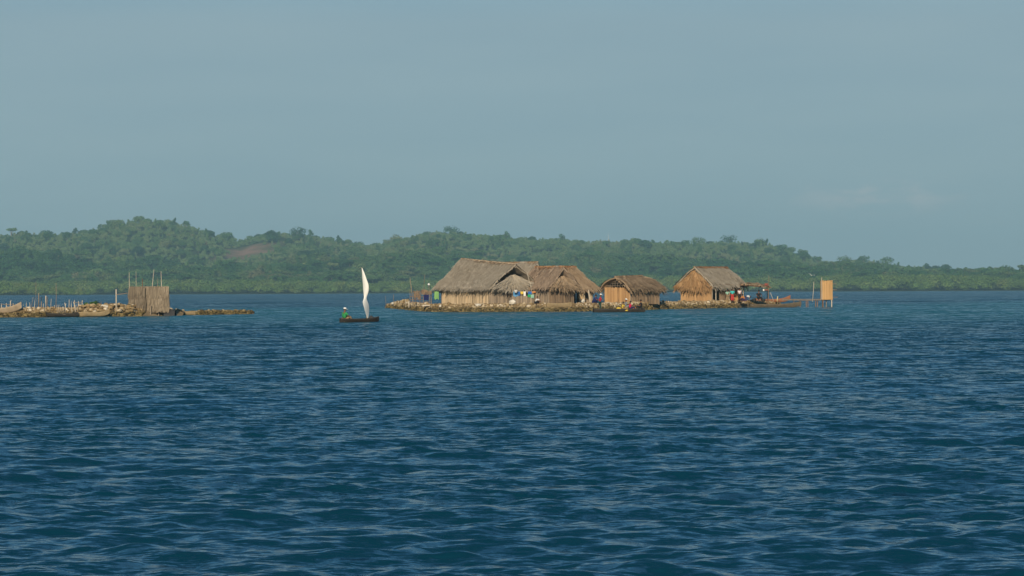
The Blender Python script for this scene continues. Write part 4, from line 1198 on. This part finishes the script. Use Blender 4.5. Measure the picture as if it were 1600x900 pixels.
# ------------------------------------------------------------------ sailing canoe
sb = wat(561.5, 503.6)
YS = sb.y
rzS = R(38)
sc_t = canoe('sailing_canoe', (sb.x, YS, -.06), rzS, 3.2, .78, .31, .14, .05, 'hull_dark', 'small dark canoe under a white sail, one person seated at its stern', GC, (-1.25, .35), trim='hull_dark')
Mi = (Matrix.Translation(sc_t.location) @ Euler((0, 0, rzS)).to_matrix().to_4x4()).inverted()
foot = at(574, 500, YS + .5)
top = at(565, 417.5, YS + .5)
def on_mast(py):
    u = (500 - py) / (500 - 417.5); return foot.lerp(top, u)
MB().tube([Mi @ (foot - Vector((0, 0, .25))), Mi @ foot.lerp(top, .5), Mi @ top], [.035, .03, .018], 7).build('mast', 'wood', sc_t, True)
# the sail is twisted: its upper cloth faces the sun, its foot is turned away
prof = [(418, 565.2, 565.6, -.4), (425, 565.6, 569.0, -.5), (432, 566.0, 571.6, -.55), (438, 566.4, 573.6, -.55), (445, 567.0, 576.6, -.5), (451, 567.4, 576.5, -.45), (457, 568.0, 575.9, -.3), (462, 568.6, 573.8, .1), (466, 569.0, 572.5, .7),
        (469, 567.6, 573.4, 1.3), (472, 567.2, 574.8, 1.9), (476, 568.6, 576.2, 2.5), (482, 570.2, 576.8, 2.8), (488, 571.6, 576.7, 2.6), (494, 573.0, 576.0, 1.4), (497.5, 573.9, 575.2, 1.0)]
vs = []; nS = 8
for py, xl, xr, d in prof:
    for k in range(nS + 1):
        u = k / nS; px = xl + (xr - xl) * u
        q = at(px, py, YS + .5)
        w_ = (xr - xl) / F * YS
        q.y += d * w_ * (u - (.15 if d < 0 else .8)) - .22 * w_ * math.sin(u * math.pi) - .05
        vs.append(Mi @ q)
fs = [(i * (nS + 1) + k, i * (nS + 1) + k + 1, (i + 1) * (nS + 1) + k + 1, (i + 1) * (nS + 1) + k) for i in range(len(prof) - 1) for k in range(nS)]
svo = MB().add(vs, fs).build('sail', 'sail', sc_t, True)
sd_ = svo.modifiers.new('thick', 'SOLIDIFY'); sd_.thickness = .012; sd_.offset = 0
ss_ = svo.modifiers.new('soft', 'SUBSURF'); ss_.levels = 1; ss_.render_levels = 1
cg = MB()
for k in range(5): cg.stone((U(-.16, .16), U(-.12, .12), .02 + k * .035), U(.1, .16))
tag(cg.build('bundle', 'tarp', None, True, sc_t.location + Euler((0, 0, rzS)).to_matrix() @ Vector((.95, 0, .27))), 'dark bundle lying on the bow of the sailing canoe', 'bundle')
person(sc_t.location + Euler((0, 0, rzS)).to_matrix() @ Vector((-1.2, 0, .10)), rzS + R(90), 'sit', 1.62, 'person in a green shirt and white cap steering the sailing canoe', 'green', 'khaki', 'white', 'people on the boats')

# ------------------------------------------------------------------ crowded canoe
cb_ = wat(967, 487.8); YP = cb_.y
L2 = 82 / (F / YP)
c2 = canoe('dugout_canoe', (cb_.x, YP, -.08), R(1), L2, .85, .42, .06, .04, 'hull_dark', 'dark canoe crowded with people in front of the golden hut', GC, (-1.9, .2, 1.1, 2.0), trim='hull_dark')
def inb(px, dy=0, z=.0): return Vector((xp(px, YP), YP + dy, z))
GP = 'people on the boats'
person(inb(937.3, 0, .06), R(90), 'pole', 1.66, 'standing person in a red shirt and pale cap at the canoe stern', 'red', 'darkgreen', 'white', GP)
person(inb(973.3, -.08, .12), R(70), 'sit', 1.5, 'seated person in a yellow shirt in the crowded canoe', 'yellow', 'khaki', None, GP)
person(inb(978.0, .22, .32), R(95), 'sit', 1.62, 'seated person in grey with a pale cap behind the yellow shirt', 'grey', 'grey', 'white', GP)
person(inb(984.5, -.02, .16), R(85), 'sit', 1.55, 'seated person in a bright pink shirt in the crowded canoe', 'pink', 'navy', None, GP)
person(inb(1001.5, .0, .24), R(-80), 'sit', 1.62, 'dark-clothed person seated at the bow of the crowded canoe', 'black', 'black', None, GP)
def sack(px, dz, m_, w_, label, cat='sack', dy=0.):
    mb = MB(); mb.lathe([(.02, 0), (w_ * .45, .02), (w_ * .5, .14), (w_ * .38, .26), (.08, .32), (.03, .34)], 12, sc=(1, .6, 1))
    mb.v = [(x + U(-.02, .02), y + U(-.02, .02), z + U(-.015, .015)) for x, y, z in mb.v]
    tag(mb.build('sack', m_, None, True, inb(px, dy, dz)), label, cat)
sack(966.5, .14, 'yellow', .55, 'yellow sack left of the seated yellow shirt in the canoe')
sack(978, .1, 'yellow', .5, 'yellow sack at the gunwale between the yellow and pink shirts', dy=-.22)
sack(991, .16, 'orange', .5, 'rust-coloured bundle right of the pink shirt in the canoe')

# ------------------------------------------------------------------ people and things ashore
YR = yf_main(xp(930, 264)) + 2.5
GA = 'people on the hut islet'
person((xp(929.5, YR), YR, gz_main(xp(929.5, YR), YR)), R(60), 'crouch', 1.6, 'crouching person in dark blue beside the door post, left of the red shirt', 'indigo', 'navy', None, GA)
def fpos(px, dY): return Vector((xp(px, YF + dY), YF + dY, GZ))
person(fpos(1136.5, .9), R(20), 'stand', 1.45, 'person in a pale green top standing left of the teal shirt', 'mint', 'khaki', None, GA, skirt=True)
person(fpos(1144.3, .4), R(-15), 'stand', 1.55, 'person in a teal shirt and red skirt standing in the porch', 'teal', 'redskirt', None, GA, skirt=True)
person(fpos(1155.5, 1.2), R(10), 'stand', 1.60, 'person in a pale pink top and dark trousers standing in the porch', 'palepink', 'black', None, GA, sleeve=.3)
person(fpos(1161.5, -.3), R(-70), 'crouch', 1.5, 'crouching person in orange-brown beside the bent white shirt', 'orange', 'violet', None, GA)
person(fpos(1167.5, -.6), R(80), 'bend', 1.3, 'person in a white shirt bending down beside the lean-to', 'white', 'violet', None, GA, sleeve=.4)
person(fpos(1185.5, 2.5), R(15), 'chair', 1.75, 'dark-clothed person sitting under the lean-to roof', 'black', 'black', None, GA)
dY_ = 2.65
st = empty('stool', fpos(1185.5, dY_)); tag(st, 'dark wooden bench under the seated dark figure', 'bench')
MB().box((0, 0, .40), (1.0, .36, .06)).build('seat', 'hull_dark', st)
for sx in (-.42, .42):
    for sy in (-.13, .13): MB().box((sx, sy, .185), (.06, .06, .37)).build('leg', 'hull_dark', st)
for px, dy, rr, lab in ((1178.5, 2.2, .24, 'dark round basket left of the seated figure under the lean-to'), (1192.5, 2.2, .26, 'dark round basket right of the seated figure under the lean-to')):
    bk = MB(); bk.lathe([(rr * .7, 0), (rr, .12), (rr * 1.02, .26), (rr * .85, .34), (rr * .78, .33), (rr * .9, .22), (rr * .6, .04)], 14)
    bk.tube([(-rr * .8, 0, .33), (-rr * .5, 0, .55), (rr * .5, 0, .55), (rr * .8, 0, .33)], .02, 5)
    tag(bk.build('basket', 'hull_dark', None, True, fpos(px, dy)), lab, 'basket')
YK = yf_main(xp(838, 256)) + 1.9
person((xp(838.5, YK), YK, gz_main(xp(838.5, YK), YK)), R(60), 'crouch', 1.35, 'crouching person in a white top and black trousers below the wash line', 'white', 'black', None, GA)

# wash line in front of the largest hut
YW = YA + .2
def P_(px, py, Y=None): return at(px, py, Y or YW)
ln = empty('wash_line', Vector((xp(802, YW), YW, GZ))); tag(ln, 'wash line strung between two poles before the largest hut', 'wash line'); b = ln.location
MB().tube([Vector((0, 0, -.1)), P_(801, 454) - b], [.035, .025], 6).build('pole', 'wood', ln)
MB().tube([P_(840, 474) - b, P_(839.5, 454) - b], [.035, .025], 6).build('pole', 'wood', ln)
MB().tube([P_(801, 455) - b] + [P_(801 + 39 * k / 6, 455 + .8 * math.sin(k / 6 * math.pi)) - b for k in range(1, 6)] + [P_(839.5, 455) - b], .012, 5).build('line', 'wood_pale', ln)
def garment(px0, px1, py0, py1, m_, label, Y=None, name='hanging_cloth', cat='cloth', group='washing hung on the line'):
    Y = Y or YW
    nx, ny = 8, 6; vs = []
    c = at((px0 + px1) / 2, py0, Y)
    ph = U(0, 6)
    for off in (-.012, .012):
        for i in range(nx + 1):
            for j in range(ny + 1):
                u, v = i / nx, j / ny
                q = at(px0 + (px1 - px0) * (u + .06 * math.sin(v * 3 + ph) * (u - .5)), py0 + (py1 - py0) * v * (1 + .08 * math.sin(u * 9 + ph)), Y) - c
                q.y += off + .05 * math.sin(u * 11 + ph) * (.3 + v) - .02 * v
                vs.append(q)
    o2 = (nx + 1) * (ny + 1); ix = lambda i, j: i * (ny + 1) + j; fs = []
    for i in range(nx):
        for j in range(ny):
            fs.append((ix(i, j), ix(i, j + 1), ix(i + 1, j + 1), ix(i + 1, j)))
            fs.append((o2 + ix(i, j), o2 + ix(i + 1, j), o2 + ix(i + 1, j + 1), o2 + ix(i, j + 1)))
    for i in range(nx):
        for j in (0, ny): fs.append((ix(i, j), ix(i + 1, j), o2 + ix(i + 1, j), o2 + ix(i, j)))
    for j in range(ny):
        for i in (0, nx): fs.append((ix(i, j), o2 + ix(i, j), o2 + ix(i, j + 1), ix(i, j + 1)))
    o = MB().add(vs, fs).build(name, m_, None, True, c); tag(o, label, cat, group); return o
garment(802, 809.5, 455.3, 463.5, 'sky', 'light blue cloth at the left end of the wash line')
garment(809.8, 812.5, 455.4, 462, 'blue', 'narrow darker blue cloth on the wash line beside the light blue one')
garment(813.2, 817.6, 455.5, 459.5, 'yellow', 'yellow cloth on the wash line')
garment(817.9, 821.6, 455.4, 462.6, 'white', 'long white cloth on the wash line right of the yellow one')
garment(825, 830.8, 455.4, 459.8, 'blue', 'deep blue cloth on the right half of the wash line')
garment(831.4, 836.8, 455.2, 457.4, 'orange', 'small orange cloth at the right end of the wash line')
garment(824.5, 829.2, 460.2, 464.4, 'kelly', 'green cloth draped on the grey mat fence', YW - .5, group=None)
garment(829.7, 834.2, 460.4, 465.8, 'mint', 'pale green cloth draped at the right end of the grey mat fence', YW - .5, group=None)
# low mat fence below the washing
mf = empty('mat_fence', Vector((xp(800, YW - .4), YW - .4, GZ))); tag(mf, 'low grey cane mat fence below the washing', 'fence')
cane_wall((0, 0), (xp(834, YW - .4) - xp(800, YW - .4), 0), 0, .86, .06).build('mat', 'cane_grey', mf)
for u in (0, .5, 1): MB().tube([(u * 2.18, .08, -.2), (u * 2.18, .08, .95)], .04, 6).build('post', 'wood', mf)
# bucket on the fence
bk = MB(); bk.lathe([(.14, 0), (.19, .26), (.2, .28), (.17, .28), (.12, .02)], 14)
tag(bk.build('bucket', 'white', None, True, at(806, 457.5, YW - .4)), 'white bucket turned up on the fence post by the light blue cloth', 'bucket')
stake('leaning_pole', [(833, 461), (823, 424)], YW - .1, .035, 'long pale pole leaning against the roof of the largest hut', 'pole', m='wood_pale')
stake('door_post', [(922.5, 475), (919.5, 453)], YD - 2.6, .085, 'thick pale leaning post beside the crouching dark blue person', 'post', m='wood_pale')

# pen of sticks and straw left of the largest hut
YN = yf_main(xp(657, 266)) + 4
pn = empty('stick_pen', Vector((xp(657, YN), YN, gz_main(xp(657, YN), YN)))); tag(pn, 'rough pen of sticks and straw scraps left of the largest hut', 'pen'); b = pn.location
for x0_, yb, x1_, yt, r in ((641, 476, 640.5, 452, .03), (646, 476, 640.6, 434, .045), (649, 476, 648.5, 455, .03), (656, 476, 656, 454, .03), (661, 476, 663.6, 429, .025), (667, 476, 667, 453, .035), (674, 476, 673.6, 458, .05), (671.5, 476, 670.2, 446, .03)):
    p0 = at(x0_, yb, YN + U(-.4, .4)) - b; p1 = at(x1_, yt, YN + U(-.3, .3)) - b
    MB().tube([p0 - Vector((0, 0, .2)), (p0 + p1) / 2, p1], [r, r * .9, r * .7], 6).build('post', 'wood', pn)
for yy in (463, 468, 471.5):
    MB().tube([at(641, yy, YN) - b, at(657, yy + U(-1, 1), YN - .2) - b, at(674, yy + U(-.6, .6), YN) - b], .03, 5).build('rail', 'wood_brown', pn)
for a0, a1, t0_, t1_ in ((645.5, 656.5, 454.5, 467.5), (658.5, 666.5, 453, 461), (667, 674, 454.5, 461)):
    straw_panel((xp(a0, YN) - b.x, -.15), (xp(a1, YN) - b.x, -.05), zz(a0, t1_, YN) - b.z, zz(a0, t0_, YN) - b.z, 85, .10, False).build('straw_panel', 'cane_dark', pn)
fl = MB(); fl.lathe([(.02, -.12), (.1, -.08), (.13, 0), (.1, .08), (.02, .12)], 12)
tag(fl.build('net_float', 'white', None, True, at(670, 444.4, YN) ), 'white net float stuck on a pole of the stick pen', 'float')
garment(662, 670, 460.5, 469, 'navy', 'dark blue cloth hanging on the stick pen', YN - .35, group=None)
garment(678.8, 685.6, 455.5, 467.5, 'lime', 'light green cloth hanging at the left end of the largest hut', YA + 4.2, group=None)
GT = 'stakes at the left tip of the hut islet'
stake('stake', [(602.5, 480.5), (602.3, 462)], 300, .03, 'slim stake standing in the water off the left islet tip', group=GT)
stake('stake', [(615.2, 476), (615, 460)], 298, .04, 'slim dark stake on the stones of the left islet tip', group=GT)
stake('stake', [(639, 477), (638.6, 466)], 275, .085, 'short thick whitish stake left of the stick pen', group=GT, m='wood_pale')
stake('stake', [(634.5, 475), (634, 467.5)], 280, .04, 'short stake left of the thick whitish stake', group=GT, m='wood_pale')

# lean-to on the right of the porch hut
YQ = YF + 3.0
lt = empty('lean_to', Vector((xp(1180, YQ), YQ, GZ))); tag(lt, 'flat-roofed open lean-to joined to the porch hut', 'lean-to'); b = lt.location
rf = MB()
A = at(1158, 443.2, YQ - 1.2) - b; B = at(1202, 447.0, YQ - 1.2) - b; C = at(1200, 443.6, YQ + 2) - b; D = at(1158, 440.2, YQ + 2) - b
thatch(rf, A, B, C, D, 40, .10, .03, .1); rf.build('roof', 'thatch_brown', lt)
MB().tube([A + Vector((-.1, .05, -.16)), B + Vector((.2, .05, -.16))], .06, 6).build('beam', 'wood_brown', lt)
for q in (B, C): MB().tube([Vector((q.x - .1, q.y, -.2)), q + Vector((-.1, 0, -.08))], .045, 6).build('post', 'wood_brown', lt)
MB().tube([Vector((D.x + .3, D.y, -.2)), D + Vector((.3, 0, -.08))], .045, 6).build('post', 'wood_brown', lt)
garment(1194.5, 1200, 442.6, 446.2, 'rag', 'faded red rag lying over the lean-to roof corner', YQ - 1.32, group=None)
garment(1192, 1194.2, 451.5, 454.5, 'white', 'small white cloth hung under the lean-to corner', YQ - 1.0, group=None)
garment(1194.5, 1199.5, 452, 453.8, 'rag', 'thin pinkish red cloth hung under the lean-to corner', YQ - 1.0, group=None)
MBl = MB().tube([at(1191.5, 451.6, YQ - 1.0), at(1201, 451.8, YQ - 1.0)], .012, 5)
tag(MBl.build('cord', 'wood', None), 'cord carrying small cloths between lean-to corner and post', 'cord')
stake('post', [(1201.2, 470), (1201.4, 430)], YQ - 1.0, .035, 'tall thin dark post at the right corner of the lean-to', 'post', m='wood')
stake('leaning_pole', [(1208.6, 467), (1203.6, 457)], YQ - 1.4, .035, 'pale pole slanting over the stern of the reddish canoe', 'pole', m='wood_pale')
stake('mooring_post', [(1215, 476.5), (1215.2, 463)], dkY - .35 if False else dkY + .75, .085, 'yellowish mooring post between the two moored canoes', 'post', m='wood_yellow')

# jetty and reed latrine over the water
YJ = dkY + 5.0
jt = empty('jetty', Vector((xp(1265, YJ), YJ, 0))); tag(jt, 'narrow stick jetty leading to the reed latrine', 'jetty'); b = jt.location
zj = zz(1265, 468.3, YJ)
dk = MB(); x0_, x1_ = xp(1222, YJ) - b.x, xp(1301, YJ) - b.x
for k in range(3):
    dk.tube([(x0_, -.2 + .2 * k, zj + .06 * math.sin(k)), ((x0_ + x1_) / 2, -.2 + .2 * k, zj - .04), (x1_, -.2 + .2 * k, zj)], .065, 6)
for k in range(34): dk.box((x0_ + (x1_ - x0_) * (k + .5) / 34, 0, zj + .085), (.12, .62 + U(-.1, .1), .03), Matrix.Rotation(U(-.15, .15), 3, 'Z'))
dk.build('deck', 'wood', jt)
for px in (1241, 1250, 1259.5, 1262.5, 1274.5, 1277.5):
    MB().tube([(xp(px, YJ) - b.x, U(-.25, .25), -.8), (xp(px, YJ) - b.x + U(-.05, .05), U(-.2, .2), zj)], .05, 6).build('leg', 'wood_brown', jt)
stake('pole', [(1269.5, 468.3), (1271.6, 440)], YJ - .2, .04, 'tall pale pole standing on the jetty', 'pole', m='wood_pale')
rl = empty('reed_latrine', Vector((xp(1292, YJ), YJ, 0))); tag(rl, 'golden reed-walled latrine on stilts at the jetty end', 'latrine'); b = rl.location
hx0, hx1 = xp(1283.5, YJ) - b.x, xp(1299.5, YJ) - b.x
ztop = zz(1290, 439, YJ)
for (p0, p1) in (((hx0, -.6), (hx1, -.6)), ((hx1, -.6), (hx1, .6)), ((hx1, .6), (hx0, .6)), ((hx0, .6), (hx0, -.6))):
    cane_wall(p0, p1, zj + .08, ztop, .085, .10, gap=.03).build('wall', 'reed_gold', rl)
MB().box((0, 0, zj + .13), (hx1 - hx0 - .05, 1.1, .05)).build('floor', 'wood', rl)
for px, dy, m_ in ((1285, -.55, 'wood_brown'), (1298.5, -.55, 'wood_pale'), (1285.8, .5, 'wood_brown'), (1300, .5, 'wood_brown'), (1291, 0, 'wood')):
    MB().tube([(xp(px, YJ) - b.x, dy, -.8), (xp(px, YJ) - b.x, dy * .95, zj + .1)], .06, 6).build('leg', m_, rl)
MB().tube([(hx0 - .03, -.68, zj), (hx0 - .05, -.68, zz(1283, 433.5, YJ))], [.05, .035], 6).build('corner_pole', 'wood_pale', rl)
for py, dx in ((443.6, 6.5), (453, 8), (464.3, 9)):
    MB().tube([(hx1 - .1, -.45, zz(1290, py, YJ)), (xp(1299 + dx, YJ) - b.x, -.45, zz(1290, py, YJ))], .035, 6).build('crossbar', 'wood', rl)

# white seabird over the jetty pole
bd = MB()
bd.tube([(-.22, 0, .02), (-.1, 0, 0), (.05, 0, 0), (.16, 0, .03), (.24, 0, .03)], [.012, .05, .07, .045, .012], 8)
for s_ in (-1, 1):
    bd.add([(.10, s_ * .04, .02), (-.06, s_ * .04, .01), (-.03, s_ * .3, .19), (.10, s_ * .3, .2), (-.02, s_ * .58, .15), (.03, s_ * .58, .16)] + [(.10, s_ * .04, .035), (-.06, s_ * .04, .02), (-.03, s_ * .3, .2), (.10, s_ * .3, .215), (-.02, s_ * .58, .155), (.03, s_ * .58, .168)],
           [(0, 1, 2, 3), (3, 2, 4, 5), (6, 9, 8, 7), (9, 11, 10, 8), (0, 3, 9, 6), (3, 5, 11, 9), (1, 7, 8, 2), (2, 8, 10, 4), (4, 10, 11, 5)])
bd.add([(-.2, -.02, .02), (-.34, -.07, .03), (-.34, .07, .03), (-.2, .02, .02), (-.27, 0, .045)], [(0, 1, 2, 3), (0, 4, 1), (1, 4, 2), (2, 4, 3)])
bo = bd.build('bird', 'white', None, True, at(1268, 430.5, YJ)); bo.rotation_euler = (R(15), 0, R(65)); bo.scale = (.75, .75, .75)
tag(bo, 'white seabird flying above the pole on the jetty', 'bird')

# ------------------------------------------------------------------ render settings
S.view_settings.view_transform = 'Standard'
S.view_settings.look = 'None'
S.view_settings.exposure = 0.0
S.view_settings.gamma = 1.0
S.render.engine = 'CYCLES'
S.cycles.max_bounces = 5
S.cycles.diffuse_bounces = 2
S.cycles.glossy_bounces = 2
S.cycles.volume_bounces = 0
S.cycles.transmission_bounces = 2
S.cycles.sample_clamp_indirect = 4
S.cycles.use_denoising = True
